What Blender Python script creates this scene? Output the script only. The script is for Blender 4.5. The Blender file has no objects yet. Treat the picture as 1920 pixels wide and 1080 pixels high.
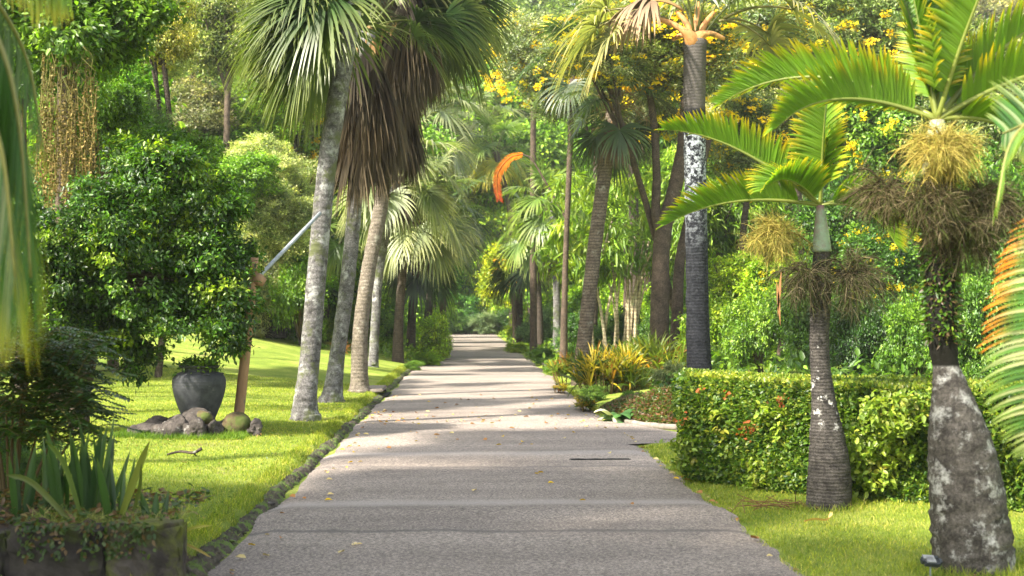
import bpy, math, random
import numpy as np
from mathutils import Vector, Matrix, Euler

# ------------------------------------------------------------------ camera, world, sun, exposure
S = bpy.context.scene
C = S.collection
F = 50.0 / 36.0 * 1920.0
cam_d = bpy.data.cameras.new("camera"); cam = bpy.data.objects.new("camera", cam_d); C.objects.link(cam)
cam.location = (0, 0, 1.72)
cam.rotation_euler = Euler((math.radians(90 + 1.03), 0, math.radians(-1.72)), 'XYZ')
cam_d.lens = 50; cam_d.sensor_width = 36; cam_d.clip_end = 1500; cam_d.clip_start = 0.1
cam_d.dof.use_dof = True; cam_d.dof.focus_distance = 18.0; cam_d.dof.aperture_fstop = 2.8
S.camera = cam
SUN = Vector((-0.60, -0.40, 0.70)).normalized()
elev = math.asin(SUN.z); azim = math.atan2(SUN.x, SUN.y)
w = bpy.data.worlds.new("World"); S.world = w; w.use_nodes = True
nt = w.node_tree; bg = nt.nodes["Background"]
sky = nt.nodes.new("ShaderNodeTexSky"); sky.sky_type = 'NISHITA'; sky.sun_disc = False
sky.sun_elevation = elev; sky.sun_rotation = azim; sky.dust_density = 2.0
hs = nt.nodes.new('ShaderNodeHueSaturation'); hs.inputs['Saturation'].default_value = 0.42   # thin bright cloud veil whitens the sky
nt.links.new(sky.outputs[0], hs.inputs['Color']); nt.links.new(hs.outputs[0], bg.inputs[0]); bg.inputs[1].default_value = 0.15
sd = bpy.data.lights.new("sun", 'SUN'); so = bpy.data.objects.new("sun", sd); C.objects.link(so)
sd.energy = 4.6; sd.angle = math.radians(2.5); sd.color = (1.0, 0.93, 0.80)
so.rotation_euler = (-SUN).to_track_quat('-Z', 'Y').to_euler()
S.view_settings.view_transform = 'Standard'; S.view_settings.look = 'None'
S.view_settings.exposure = 1.88; S.view_settings.gamma = 1.0
S.render.engine = 'CYCLES'
S.cycles.max_bounces = 6; S.cycles.diffuse_bounces = 3; S.cycles.glossy_bounces = 2
S.cycles.transmission_bounces = 3; S.cycles.transparent_max_bounces = 4
S.cycles.caustics_reflective = False; S.cycles.caustics_refractive = False
S.cycles.sample_clamp_indirect = 6.0
S.cycles.use_denoising = True

CR = cam.rotation_euler.to_matrix(); CL = Vector(cam.location)
def at(px, py, d):
    r = CR @ Vector(((px - 960) / F, (540 - py) / F, -1.0))
    return CL + r * (d / r.y)
def rgb(*a): return tuple(a) + (1.0,)
R = math.radians
rnd = random.Random(7)

# ------------------------------------------------------------------ materials
def newmat(name):
    m = bpy.data.materials.new(name); m.use_nodes = True
    n = m.node_tree; n.nodes.clear()
    out = n.nodes.new("ShaderNodeOutputMaterial")
    return m, n, out
def N(n, t, **kw):
    x = n.nodes.new(t)
    for k, v in kw.items():
        if k.startswith('i_'): x.inputs[k[2:].replace('_', ' ')].default_value = v
        else: setattr(x, k, v)
    return x
def ramp(n, src, stops):
    r = n.nodes.new("ShaderNodeValToRGB"); el = r.color_ramp.elements
    while len(el) < len(stops): el.new(0.5)
    for e, (p, c) in zip(el, stops): e.position = p; e.color = rgb(*c)
    n.links.new(src, r.inputs[0]); return r.outputs[0]
def noise(n, vec, scale, detail=4, rough=0.6):
    x = N(n, "ShaderNodeTexNoise"); x.inputs['Scale'].default_value = scale
    x.inputs['Detail'].default_value = detail; x.inputs['Roughness'].default_value = rough
    n.links.new(vec, x.inputs['Vector']); return x.outputs[0]
def mix(n, a, b, f, mode='MIX'):
    x = n.nodes.new("ShaderNodeMix"); x.data_type = 'RGBA'; x.blend_type = mode
    for s, v in ((6, a), (7, b), (0, f)):
        if isinstance(v, (int, float)): x.inputs[s].default_value = v
        elif isinstance(v, tuple): x.inputs[s].default_value = rgb(*v)
        else: n.links.new(v, x.inputs[s])
    return x.outputs[2]
def pos(n): return N(n, "ShaderNodeNewGeometry").outputs['Position']
def objc(n): return N(n, "ShaderNodeTexCoord").outputs['Object']
def bump(n, h, strength, dist):
    b = n.nodes.new("ShaderNodeBump"); b.inputs['Strength'].default_value = strength
    b.inputs['Distance'].default_value = dist; n.links.new(h, b.inputs['Height']); return b.outputs[0]

def leaf_material(name, trans=0.38, rough=0.42, spec=0.5, yellow=(1.25, 1.45, 0.55)):
    m, n, out = newmat(name)
    at_ = N(n, "ShaderNodeAttribute", attribute_name='col')
    oi = N(n, "ShaderNodeObjectInfo")
    c = mix(n, at_.outputs['Color'], oi.outputs['Color'], 1.0, 'MULTIPLY')
    nz = noise(n, pos(n), 0.9, 2)
    v = ramp(n, nz, [(0.3, (0.82, 0.80, 0.62)), (0.7, (1.42, 1.18, 0.80))])
    c = mix(n, c, v, 1.0, 'MULTIPLY')
    p = N(n, "ShaderNodeBsdfPrincipled"); n.links.new(c, p.inputs['Base Color'])
    p.inputs['Roughness'].default_value = rough; p.inputs['Specular IOR Level'].default_value = spec
    t = N(n, "ShaderNodeBsdfTranslucent")
    tc = mix(n, c, yellow, 1.0, 'MULTIPLY'); n.links.new(tc, t.inputs[0])
    ms = N(n, "ShaderNodeMixShader"); ms.inputs[0].default_value = trans
    n.links.new(p.outputs[0], ms.inputs[1]); n.links.new(t.outputs[0], ms.inputs[2])
    n.links.new(ms.outputs[0], out.inputs[0]); return m
LEAF = leaf_material('leaf')
LEAFG = leaf_material('glossy_leaf', 0.32, 0.40, 0.5)
BLADE = leaf_material('grass_blade', 0.42, 0.55, 0.3)
PETAL = leaf_material('petal', 0.45, 0.6, 0.2, (1.1, 1.0, 0.6))
DRY = leaf_material('dry_leaf', 0.15, 0.75, 0.15, (1.0, 0.9, 0.7))

def simple(name, c1, c2, scale, rough=0.85, bscale=None, bstr=0.5, bdist=0.02, third=None, tscale=None, tlim=(0.55, 0.62), world=False, spec=0.3, stretch=None):
    m, n, out = newmat(name)
    v = pos(n) if world else objc(n)
    if stretch:
        mp = N(n, "ShaderNodeMapping"); mp.inputs['Scale'].default_value = stretch
        n.links.new(v, mp.inputs[0]); v = mp.outputs[0]
    c = ramp(n, noise(n, v, scale, 6, 0.65), [(0.35, c1), (0.65, c2)])
    if third:
        f = ramp(n, noise(n, v, tscale, 5, 0.7), [(tlim[0], (0, 0, 0)), (tlim[1], (1, 1, 1))])
        c = mix(n, c, third, f)
    p = N(n, "ShaderNodeBsdfPrincipled"); n.links.new(c, p.inputs['Base Color'])
    p.inputs['Roughness'].default_value = rough; p.inputs['Specular IOR Level'].default_value = spec
    if bscale: n.links.new(bump(n, noise(n, v, bscale, 8, 0.7), bstr, bdist), p.inputs['Normal'])
    n.links.new(p.outputs[0], out.inputs[0]); return m

def bark_material(name, c1, c2, lichen, scale=9, ring=0.0, ringfreq=12, llim=(0.55, 0.6), lscale=5, moss=None, lich_band=None, dark_band=None, lich_ramp=None):
    """bark in metres along the trunk; lich_band=(z0,z1) limits lichen to a height band of the trunk"""
    m, n, out = newmat(name)
    v = objc(n)
    c = ramp(n, noise(n, v, scale, 8, 0.7), [(0.33, c1), (0.68, c2)])
    c = mix(n, c, ramp(n, noise(n, v, scale * 5, 6, 0.8), [(0.36, (0.45, 0.44, 0.43)), (0.5, (1, 1, 1)), (0.64, (1.6, 1.58, 1.55))]), 1.0, 'MULTIPLY')
    sep = N(n, "ShaderNodeSeparateXYZ"); n.links.new(v, sep.inputs[0])
    hgt = None
    if ring:
        ww = N(n, "ShaderNodeTexWave", wave_type='BANDS', bands_direction='Z')
        ww.inputs['Scale'].default_value = ringfreq; ww.inputs['Distortion'].default_value = 2.2
        ww.inputs['Detail'].default_value = 3; ww.inputs['Detail Scale'].default_value = 1.6
        n.links.new(v, ww.inputs[0])
        rc = ramp(n, ww.outputs[1], [(0.0, (1 - ring,) * 3), (0.35, (1, 1, 1))])
        c = mix(n, c, rc, 1.0, 'MULTIPLY'); hgt = ww.outputs[1]
    lf = ramp(n, noise(n, v, lscale, 8, 0.75), [(llim[0], (0, 0, 0)), (llim[1], (1, 1, 1))])
    if lich_band:
        bnd = ramp(n, N_map(n, sep.outputs[2], lich_band[0], lich_band[1]), [(p_, (v_,) * 3) for p_, v_ in lich_ramp] if lich_ramp else [(0.0, (0, 0, 0)), (0.12, (1, 1, 1)), (0.85, (1, 1, 1)), (1.0, (0, 0, 0))])
        lf = mix(n, lf, bnd, 1.0, 'MULTIPLY')
    c = mix(n, c, lichen, lf)
    if moss:
        mf = ramp(n, noise(n, v, 3.3, 6, 0.7), [(0.52, (0, 0, 0)), (0.62, (1, 1, 1))])
        c = mix(n, c, moss, mf)
    if dark_band:
        df = ramp(n, N_map(n, sep.outputs[2], dark_band[0], dark_band[1]), [(0.0, (0, 0, 0)), (0.1, (1, 1, 1)), (1.0, (1, 1, 1))])
        c = mix(n, c, dark_band[2], df)
    p = N(n, "ShaderNodeBsdfPrincipled"); n.links.new(c, p.inputs['Base Color'])
    p.inputs['Roughness'].default_value = 0.9; p.inputs['Specular IOR Level'].default_value = 0.2
    hb = noise(n, v, scale * 3, 8, 0.75)
    b1 = bump(n, hb, 0.9, 0.02); n.links.new(b1, p.inputs['Normal'])
    if hgt:
        b = n.nodes.new("ShaderNodeBump"); b.inputs['Strength'].default_value = 0.35; b.inputs['Distance'].default_value = 0.012
        n.links.new(hgt, b.inputs['Height']); n.links.new(b1, b.inputs['Normal']); n.links.new(b.outputs[0], p.inputs['Normal'])
    n.links.new(p.outputs[0], out.inputs[0]); return m
def N_map(n, src, a, b):
    x = n.nodes.new("ShaderNodeMapRange"); x.inputs[1].default_value = a; x.inputs[2].default_value = b
    n.links.new(src, x.inputs[0]); return x.outputs[0]

BARK_GREY = bark_material('grey_palm_bark', (0.05, 0.046, 0.044), (0.21, 0.20, 0.195), (0.34, 0.34, 0.32), 8, 0.13, 3.2, (0.52, 0.62), 4.5, moss=(0.10, 0.11, 0.05))
BARK_TAN = bark_material('tan_palm_bark', (0.10, 0.082, 0.065), (0.23, 0.195, 0.155), (0.30, 0.28, 0.23), 8, 0.18, 4.2, (0.58, 0.66), 4)
BARK_LEAN = bark_material('leaning_palm_bark', (0.08, 0.06, 0.045), (0.22, 0.175, 0.13), (0.32, 0.30, 0.24), 7, 0.5, 4.2, (0.6, 0.68), 4)
BARK_DARK = bark_material('dark_bark', (0.035, 0.028, 0.022), (0.11, 0.085, 0.065), (0.2, 0.2, 0.17), 8, 0.3, 5, (0.62, 0.7), 5)
BARK_BROWN = bark_material('brown_bark', (0.045, 0.033, 0.024), (0.125, 0.092, 0.066), (0.2, 0.19, 0.15), 7, 0, 5, (0.62, 0.7), 5)
BARK_MOTTLE = bark_material('mottled_bark', (0.004, 0.005, 0.008), (0.018, 0.019, 0.024), (0.42, 0.45, 0.48), 8, 0.2, 6, (0.47, 0.58), 13, lich_band=(0.2, 4.85), lich_ramp=[(0, .0), (.12, .015), (.52, .04), (.80, .85), (.97, 1), (1, 0)], dark_band=(4.95, 5.9, (0.085, 0.075, 0.068)))
BARK_BOTTLE = bark_material('bottle_bark', (0.05, 0.04, 0.035), (0.19, 0.165, 0.145), (0.46, 0.45, 0.43), 12, 0.15, 9, (0.57, 0.66), 6)
BARK_SLIM = bark_material('spotted_bark', (0.018, 0.016, 0.015), (0.095, 0.084, 0.076), (0.52, 0.50, 0.47), 13, 0.05, 11, (0.58, 0.63), 7.0, lich_band=(0.6, 1.75))
BARK_CANE = bark_material('cane_bark', (0.28, 0.22, 0.13), (0.50, 0.42, 0.28), (0.3, 0.33, 0.18), 6, 0.4, 2.6, (0.56, 0.64), 4)
WOODM = simple('weathered_wood', (0.20, 0.11, 0.06), (0.36, 0.22, 0.13), 5, 0.85, 14, 0.5, 0.01, (0.14, 0.12, 0.08), 9, stretch=(1, 1, 0.25))
STEEL = simple('galvanised_steel', (0.20, 0.22, 0.24), (0.36, 0.39, 0.42), 9, 0.55, spec=0.4)
ROCK = simple('rock', (0.03, 0.026, 0.024), (0.12, 0.10, 0.088), 7, 0.9, 16, 1.0, 0.05, (0.24, 0.23, 0.21), 9, (0.60, 0.67))
ROCKM = simple('mossy_rock', (0.06, 0.042, 0.022), (0.15, 0.115, 0.055), 6, 0.95, 12, 0.8, 0.03, (0.07, 0.09, 0.02), 4, (0.46, 0.58))
KERB = simple('kerb_rock', (0.022, 0.018, 0.013), (0.10, 0.085, 0.06), 12, 0.95, 20, 0.9, 0.02, (0.10, 0.15, 0.03), 5, (0.5, 0.56), world=True)
SOIL = simple('soil', (0.035, 0.025, 0.018), (0.11, 0.075, 0.05), 14, 1.0, 30, 0.9, 0.03, (0.17, 0.11, 0.07), 25, (0.58, 0.64), world=True)
CONC = simple('concrete', (0.16, 0.13, 0.11), (0.27, 0.23, 0.20), 6, 0.9, 60, 0.4, 0.005, (0.15, 0.13, 0.10), 4, world=True)
URN = simple('urn_clay', (0.028, 0.030, 0.036), (0.060, 0.062, 0.070), 7, 0.8, 40, 0.5, 0.004, (0.10, 0.10, 0.10), 9, (0.62, 0.72), spec=0.25)
WALLM = simple('wall_block', (0.03, 0.025, 0.022), (0.09, 0.075, 0.065), 6, 0.95, 14, 0.9, 0.02, (0.11, 0.125, 0.02), 3.4, (0.42, 0.64), world=True)
WALLD = simple('dark_wall_block', (0.018, 0.015, 0.014), (0.06, 0.05, 0.045), 6, 0.95, 14, 0.9, 0.02, (0.05, 0.06, 0.015), 4.0, (0.55, 0.65), world=True)
BLACKM = simple('drain_dark', (0.01, 0.01, 0.01), (0.03, 0.028, 0.025), 8, 0.9)
SIGNM = simple('sign_plate', (0.03, 0.034, 0.04), (0.05, 0.055, 0.06), 20, 0.6, spec=0.2)
SIGNT = simple('sign_lettering', (0.25, 0.25, 0.25), (0.3, 0.3, 0.3), 20, 0.5)
SHAFT = simple('crownshaft', (0.18, 0.26, 0.16), (0.34, 0.40, 0.30), 4, 0.5, third=(0.20, 0.10, 0.11), tscale=3, tlim=(0.45, 0.6))
SHEATH = simple('orange_sheath', (0.38, 0.16, 0.05), (0.62, 0.32, 0.12), 6, 0.65, 18, 0.4, 0.01, (0.16, 0.09, 0.04), 5, (0.55, 0.65))

def road_material():
    m, n, out = newmat('asphalt'); v = pos(n)
    big = ramp(n, noise(n, v, 0.35, 5, 0.6), [(0.3, (0.190, 0.160, 0.138)), (0.7, (0.290, 0.248, 0.216))])
    mp = N(n, "ShaderNodeMapping"); mp.inputs['Scale'].default_value = (0.25, 1.6, 1); n.links.new(v, mp.inputs[0])
    st = ramp(n, noise(n, mp.outputs[0], 0.9, 4, 0.55), [(0.38, (0.84, 0.83, 0.83)), (0.6, (1.08, 1.07, 1.06))])
    c = mix(n, big, st, 1.0, 'MULTIPLY')
    fine = ramp(n, noise(n, v, 48, 5, 0.85), [(0.36, (0.30, 0.29, 0.29)), (0.5, (0.95, 0.95, 0.95)), (0.62, (2.1, 2.05, 2.0))])
    c = mix(n, c, fine, 1.0, 'MULTIPLY')
    fine2 = ramp(n, noise(n, v, 22, 3, 0.7), [(0.38, (0.86, 0.86, 0.86)), (0.62, (1.12, 1.12, 1.12))]); c = mix(n, c, fine2, 1.0, 'MULTIPLY')
    vo = N(n, "ShaderNodeTexVoronoi"); vo.inputs['Scale'].default_value = 1.1; vo.feature = 'DISTANCE_TO_EDGE'
    nn = noise(n, v, 2.5, 5); wv = mix(n, v, nn, 0.12); n.links.new(wv, vo.inputs['Vector'])
    cr = ramp(n, vo.outputs['Distance'], [(0.0, (0.62, 0.62, 0.62)), (0.010, (1, 1, 1))])
    sp = ramp(n, noise(n, v, 1.3, 2), [(0.52, (0, 0, 0)), (0.6, (1, 1, 1))])
    c = mix(n, c, mix(n, c, cr, 1.0, 'MULTIPLY'), sp)
    # damp algae / leaf dust stains with a shape of their own along the edges
    s2 = ramp(n, noise(n, v, 2.2, 8, 0.75), [(0.58, (0, 0, 0)), (0.70, (0.6, 0.6, 0.6))])
    c = mix(n, c, (0.13, 0.11, 0.085), s2)
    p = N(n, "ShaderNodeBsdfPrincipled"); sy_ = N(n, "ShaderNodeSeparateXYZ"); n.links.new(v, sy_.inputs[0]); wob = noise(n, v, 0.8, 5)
    def seam_and_shade(y0, hw, colr, fac, c, nz=0.5):   # patch joints, plus lit and shaded hump bands painted into the road colour
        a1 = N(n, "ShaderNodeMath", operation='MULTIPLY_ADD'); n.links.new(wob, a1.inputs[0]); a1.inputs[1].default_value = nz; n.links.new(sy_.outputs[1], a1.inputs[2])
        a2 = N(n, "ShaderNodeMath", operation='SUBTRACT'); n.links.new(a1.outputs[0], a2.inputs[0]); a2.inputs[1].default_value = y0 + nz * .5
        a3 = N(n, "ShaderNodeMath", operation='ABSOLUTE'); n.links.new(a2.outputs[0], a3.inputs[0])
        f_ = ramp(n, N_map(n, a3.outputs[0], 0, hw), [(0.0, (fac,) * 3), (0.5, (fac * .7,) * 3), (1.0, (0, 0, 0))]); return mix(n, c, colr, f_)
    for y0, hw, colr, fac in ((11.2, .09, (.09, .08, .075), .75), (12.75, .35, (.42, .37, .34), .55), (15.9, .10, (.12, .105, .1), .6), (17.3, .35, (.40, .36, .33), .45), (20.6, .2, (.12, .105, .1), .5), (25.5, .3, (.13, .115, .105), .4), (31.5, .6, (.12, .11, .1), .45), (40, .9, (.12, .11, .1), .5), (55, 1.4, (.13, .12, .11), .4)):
        c = seam_and_shade(y0, hw, colr, fac, c)
    n.links.new(c, p.inputs['Base Color'])
    p.inputs['Roughness'].default_value = 0.82; p.inputs['Specular IOR Level'].default_value = 0.4
    b1 = bump(n, noise(n, v, 60, 5, 0.8), 1.0, 0.012)
    n.links.new(b1, p.inputs['Normal']); n.links.new(p.outputs[0], out.inputs[0]); return m
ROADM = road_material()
def ground_material():
    m, n, out = newmat('lawn'); v = pos(n)
    c = ramp(n, noise(n, v, 1.1, 6, 0.65), [(0.28, (0.11, 0.175, 0.022)), (0.5, (0.22, 0.28, 0.04)), (0.70, (0.36, 0.38, 0.09))])
    f = ramp(n, noise(n, v, 45, 4, 0.8), [(0.35, (0.5, 0.55, 0.5)), (0.65, (1.3, 1.28, 1.2))])
    c = mix(n, c, f, 1.0, 'MULTIPLY')
    bare = ramp(n, noise(n, v, 0.55, 7, 0.7), [(0.58, (0, 0, 0)), (0.70, (1, 1, 1))])
    c = mix(n, c, (0.20, 0.17, 0.07), bare)
    p = N(n, "ShaderNodeBsdfPrincipled"); n.links.new(c, p.inputs['Base Color'])
    p.inputs['Roughness'].default_value = 0.9; p.inputs['Specular IOR Level'].default_value = 0.2
    n.links.new(bump(n, noise(n, v, 60, 4, 0.8), 1.0, 0.02), p.inputs['Normal'])
    n.links.new(p.outputs[0], out.inputs[0]); return m
LAWN = ground_material()

# ------------------------------------------------------------------ mesh helpers (numpy)
def unit(a): return a / np.maximum(np.linalg.norm(a, axis=-1, keepdims=True), 1e-9)
class MB:
    def __init__(s): s.v = []; s.c = []; s.q = []; s.t = []; s.n = 0; s.smooth = False
    def add(s, v, col, quads=None, tris=None):
        v = np.asarray(v, float).reshape(-1, 3)
        col = np.broadcast_to(np.asarray(col, float), (len(v), 3))
        s.v.append(v); s.c.append(col)
        if quads is not None and len(quads): s.q.append(np.asarray(quads, int).reshape(-1, 4) + s.n)
        if tris is not None and len(tris): s.t.append(np.asarray(tris, int).reshape(-1, 3) + s.n)
        s.n += len(v)
    def mesh(s, name, mat, smooth=False):
        me = bpy.data.meshes.new(name)
        v = np.concatenate(s.v); c = np.concatenate(s.c)
        q = np.concatenate(s.q) if s.q else np.zeros((0, 4), int)
        t = np.concatenate(s.t) if s.t else np.zeros((0, 3), int)
        me.vertices.add(len(v)); me.vertices.foreach_set('co', v.astype(np.float32).ravel())
        me.loops.add(q.size + t.size)
        me.loops.foreach_set('vertex_index', np.concatenate([q.ravel(), t.ravel()]).astype(np.int32))
        me.polygons.add(len(q) + len(t))
        st = np.concatenate([np.arange(len(q)) * 4, q.size + np.arange(len(t)) * 3]).astype(np.int32)
        me.polygons.foreach_set('loop_start', st)
        if smooth: me.polygons.foreach_set('use_smooth', np.ones(len(st), bool))
        a = me.color_attributes.new('col', 'FLOAT_COLOR', 'POINT')
        a.data.foreach_set('color', np.concatenate([c, np.ones((len(c), 1))], 1).astype(np.float32).ravel())
        me.update(calc_edges=True); me.validate()
        for m in (mat if isinstance(mat, (list, tuple)) else [mat]): me.materials.append(m)
        return me
def link(name, me, parent=None, loc=(0, 0, 0), rz=0, scale=None, color=None):
    o = bpy.data.objects.new(name, me); C.objects.link(o); o.location = loc; o.rotation_euler = (0, 0, rz)
    if scale is not None: o.scale = scale if hasattr(scale, '__len__') else (scale,) * 3
    if color: o.color = tuple(color) + (1,)
    if parent: o.parent = parent
    return o
def tag(o, label, cat, group=None, kind=None):
    if label: o['label'] = label
    if cat: o['category'] = cat
    if group: o['group'] = group
    if kind: o['kind'] = kind
    return o
def thing(name, loc, label, cat, group=None):
    o = bpy.data.objects.new(name, None); C.objects.link(o); o.location = loc; o.empty_display_size = 0.1
    return tag(o, label, cat, group)

def pick(rg, pal, n):
    """pal: list of (rgb, weight) -> n jittered colours"""
    cols = np.array([p[0] for p in pal]); wt = np.array([p[1] for p in pal], float); wt /= wt.sum()
    return cols[rg.choice(len(pal), n, p=wt)]
def add_leaves(mb, P, D, Nn, L, W, col, fold=0.12):
    n = len(P); D = unit(D); Sd = unit(np.cross(D, Nn)); Nn = unit(np.cross(Sd, D))
    L = np.broadcast_to(np.asarray(L, float).reshape(-1, 1), (n, 1)); W = np.broadcast_to(np.asarray(W, float).reshape(-1, 1), (n, 1))
    up = Nn * W * fold
    a = P; b = P + D * L * .32 + Sd * W * .5 + up; c = P + D * L * .7 + Sd * W * .38 + up
    d = P + D * L - Nn * L * .08; e = P + D * L * .7 - Sd * W * .38 + up; f = P + D * L * .32 - Sd * W * .5 + up
    v = np.stack([a, b, c, d, e, f], 1).reshape(-1, 3)
    i = np.arange(n)[:, None] * 6
    q = np.concatenate([i + [0, 1, 2, 3], i + [0, 3, 4, 5]], 1).reshape(-1, 4)
    mb.add(v, np.repeat(np.broadcast_to(col, (n, 3)), 6, 0), quads=q)
def add_blades(mb, P, D, Sd, L, W, droop, col, tip=None, k=4, prof='lin', tipstart=0.6, fold=0.0):
    n = len(P); D = unit(D); Sd = unit(Sd)
    L = np.broadcast_to(np.asarray(L, float).reshape(-1, 1), (n, 1)); W = np.broadcast_to(np.asarray(W, float).reshape(-1, 1), (n, 1))
    dr = np.broadcast_to(np.asarray(droop, float).reshape(-1, 1), (n, 1))
    col = np.broadcast_to(col, (n, 3)); tip = col if tip is None else np.broadcast_to(tip, (n, 3))
    p = P.copy(); rows = []; cr = []; g = np.array([0, 0, -1.0])
    for j in range(k + 1):
        t = j / k
        if prof == 'fan': wd = min(1.0, 0.12 + t / 0.42 * 0.88) if t < .42 else max(0.04, ((1 - t) / .58) ** 0.8)
        elif prof == 'sword': wd = 0.75 + .25 * math.sin(t * 3.1) if t < .6 else max(0.03, ((1 - t) / .4) ** .7 * .95)
        else: wd = min(1.0, .4 + 3 * t) * max(0.03, (1 - t) ** 0.55)
        nn = np.cross(D, Sd)
        rows.append(np.stack([p - Sd * W * wd * .5 + nn * W * wd * fold, p + Sd * W * wd * .5 + nn * W * wd * fold], 1) if not fold else
                    np.stack([p - Sd * W * wd * .5 + nn * W * wd * fold, p, p + Sd * W * wd * .5 + nn * W * wd * fold], 1))
        f = min(1, max(0, (t - tipstart) / (1 - tipstart + 1e-6)))
        cc = col * (1 - f) + tip * f; cr.append(np.repeat(cc[:, None], rows[-1].shape[1], 1))
        D = unit(D + g * dr * (1.0 / k) * (0.3 + 1.4 * t)); p = p + D * L / k
    m_ = rows[0].shape[1]
    v = np.stack(rows, 1).reshape(-1, 3); c = np.stack(cr, 1).reshape(-1, 3)
    base = (np.arange(n) * (k + 1) * m_)[:, None, None, None]
    j = (np.arange(k) * m_)[None, :, None, None]; s_ = np.arange(m_ - 1)[None, None, :, None]
    q = (base + j + s_ + np.array([0, 1, m_ + 1, m_])[None, None, None]).reshape(-1, 4)
    mb.add(v, c, quads=q)
def add_tube(mb, pts, rad, seg=10, col=(1, 1, 1), wob=0.0, rg=None, cap=True):
    pts = np.array(pts, float); k = len(pts); rad = np.broadcast_to(np.asarray(rad, float), (k,))
    T = unit(np.gradient(pts, axis=0)); ref = np.array([0, 1.0, 0]) if abs(T[:, 1]).mean() < .8 else np.array([1.0, 0, 0])
    A = unit(np.cross(T, ref)); B = np.cross(T, A)
    th = np.linspace(0, 2 * math.pi, seg, endpoint=False)
    r = rad[:, None] * np.ones((1, seg))
    if wob and rg is not None:
        wv = rg.normal(0, 1, (k, seg)); wv = (wv + np.roll(wv, 1, 1) + np.roll(wv, -1, 1)) / 3; r = r * (1 + wob * wv)
    v = pts[:, None] + r[..., None] * (np.cos(th)[None, :, None] * A[:, None] + np.sin(th)[None, :, None] * B[:, None])
    i = np.arange(k - 1)[:, None] * seg; j = np.arange(seg)[None]; j2 = (j + 1) % seg
    q = np.stack([i + j, i + j2, i + seg + j2, i + seg + j], -1).reshape(-1, 4)
    v = v.reshape(-1, 3)
    tri = []
    if cap:
        v = np.concatenate([v, pts[:1], pts[-1:]]); b0 = k * seg
        tri = [(b0, (x + 1) % seg, x) for x in range(seg)] + [(b0 + 1, (k - 1) * seg + x, (k - 1) * seg + (x + 1) % seg) for x in range(seg)]
    mb.add(v, col, quads=q, tris=tri)
def spline(pts, n):
    """Catmull-Rom through rows of any width"""
    P = np.array(pts, float); P = np.vstack([2 * P[0] - P[1], P, 2 * P[-1] - P[-2]]); out = []
    m = len(P) - 3
    for u in np.linspace(0, m - 1e-6, n):
        i = int(u); t = u - i; a, b, c, d = P[i:i + 4]
        out.append(.5 * ((2 * b) + (-a + c) * t + (2 * a - 5 * b + 4 * c - d) * t * t + (-a + 3 * b - 3 * c + d) * t ** 3))
    return np.array(out)

# ------------------------------------------------------------------ terrain
def sm(a, b, x): t = np.clip((x - a) / (b - a), 0, 1); return t * t * (3 - 2 * t)
def gz(x, y):
    x = np.asarray(x, float); y = np.asarray(y, float)
    t = np.maximum(0, -1.86 - x)
    left = 0.085 * sm(0, .12, t) + 0.02 * t + sm(22, 46, y) * 0.17 * t + np.maximum(0, t - 5 - sm(14, 40, y) * 2) ** 1.15 * 0.30 * sm(20, 50, y)
    left = left + np.maximum(0, t - 9) * 0.35
    u = np.maximum(0, x - 2.3)
    right = 0.02 * sm(0, .1, u) + 0.03 * u + sm(19, 28, y) * np.minimum(u, 3) * 0.12 + np.maximum(0, u - 6) * 0.22
    far = np.maximum(0, y - 124) * 0.22
    right = right - 0.05 * sm(18.75, 19.1, y) * (1 - sm(22.5, 24, y)) * sm(2.1, 2.3, x) * (1 - sm(3.8, 4.6, x))
    z = np.where(x < -1.0, left, np.where(x > 1.5, right, 0)) + far
    lump = 0.02 * np.sin(x * 1.7 + y * .6) + 0.015 * np.sin(y * 1.3 - x * .8)
    return z - 0.012 + lump * (sm(.3, 1.5, t) + sm(.3, 1.5, u))
def gzf(x, y): return float(gz(x, y))
xs = np.unique(np.concatenate([np.linspace(-120, -20, 26), np.linspace(-20, -2.4, 60), np.linspace(-2.4, -1.7, 22), np.linspace(-1.7, 2.2, 8), np.linspace(2.2, 3, 14), np.linspace(3, 20, 50), np.linspace(20, 120, 26)]))
ys = np.unique(np.concatenate([np.linspace(-40, 4, 12), np.linspace(4, 30, 110), np.linspace(30, 70, 70), np.linspace(70, 150, 50), np.linspace(150, 260, 16)]))
X, Y = np.meshgrid(xs, ys); Z = gz(X, Y)
mb = MB(); nx = len(xs); i = np.arange(len(ys) - 1)[:, None] * nx; j = np.arange(nx - 1)[None]
mb.add(np.stack([X, Y, Z], -1), (1, 1, 1), quads=np.stack([i + j, i + j + 1, i + nx + j + 1, i + nx + j], -1).reshape(-1, 4))
tag(link('ground', mb.mesh('ground', LAWN, True)), 'bright green lawn and garden ground rising to a wooded slope', 'ground', kind='structure')

# road with low cross humps
def road_z(x, y):
    z = 0.012 + 0 * x
    for c, h, wd in ((12.15, 0.040, 0.55), (17.2, 0.018, .5), (21.9, 0.02, .6), (27, 0.025, .7), (38, .04, 1.2), (52, .05, 1.5)):
        z = z + h * np.exp(-((y - c - 0.10 * np.sin(x * .9)) / wd) ** 2)
    return z + 0.006 * np.sin(x * 1.1 + y * .35) * np.sin(y * .8)
rs = np.linspace(0, 1, 22)
ry = np.unique(np.concatenate([np.linspace(-6, 30, 260), np.linspace(30, 60, 90), np.linspace(60, 150, 90)]))
bend = 0.0 * ry
el = -1.75 + bend + 0.025 * np.sin(ry * 1.9) + .015 * np.sin(ry * 5.1); er = 2.25 + bend + 0.03 * np.sin(ry * 1.3 + 1) + .022 * np.sin(ry * 4.3) + .014 * np.sin(ry * 11.7)
RX = el[:, None] + (er - el)[:, None] * rs[None]; RY = np.repeat(ry[:, None], 22, 1); RZ = road_z(RX, RY)
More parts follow.
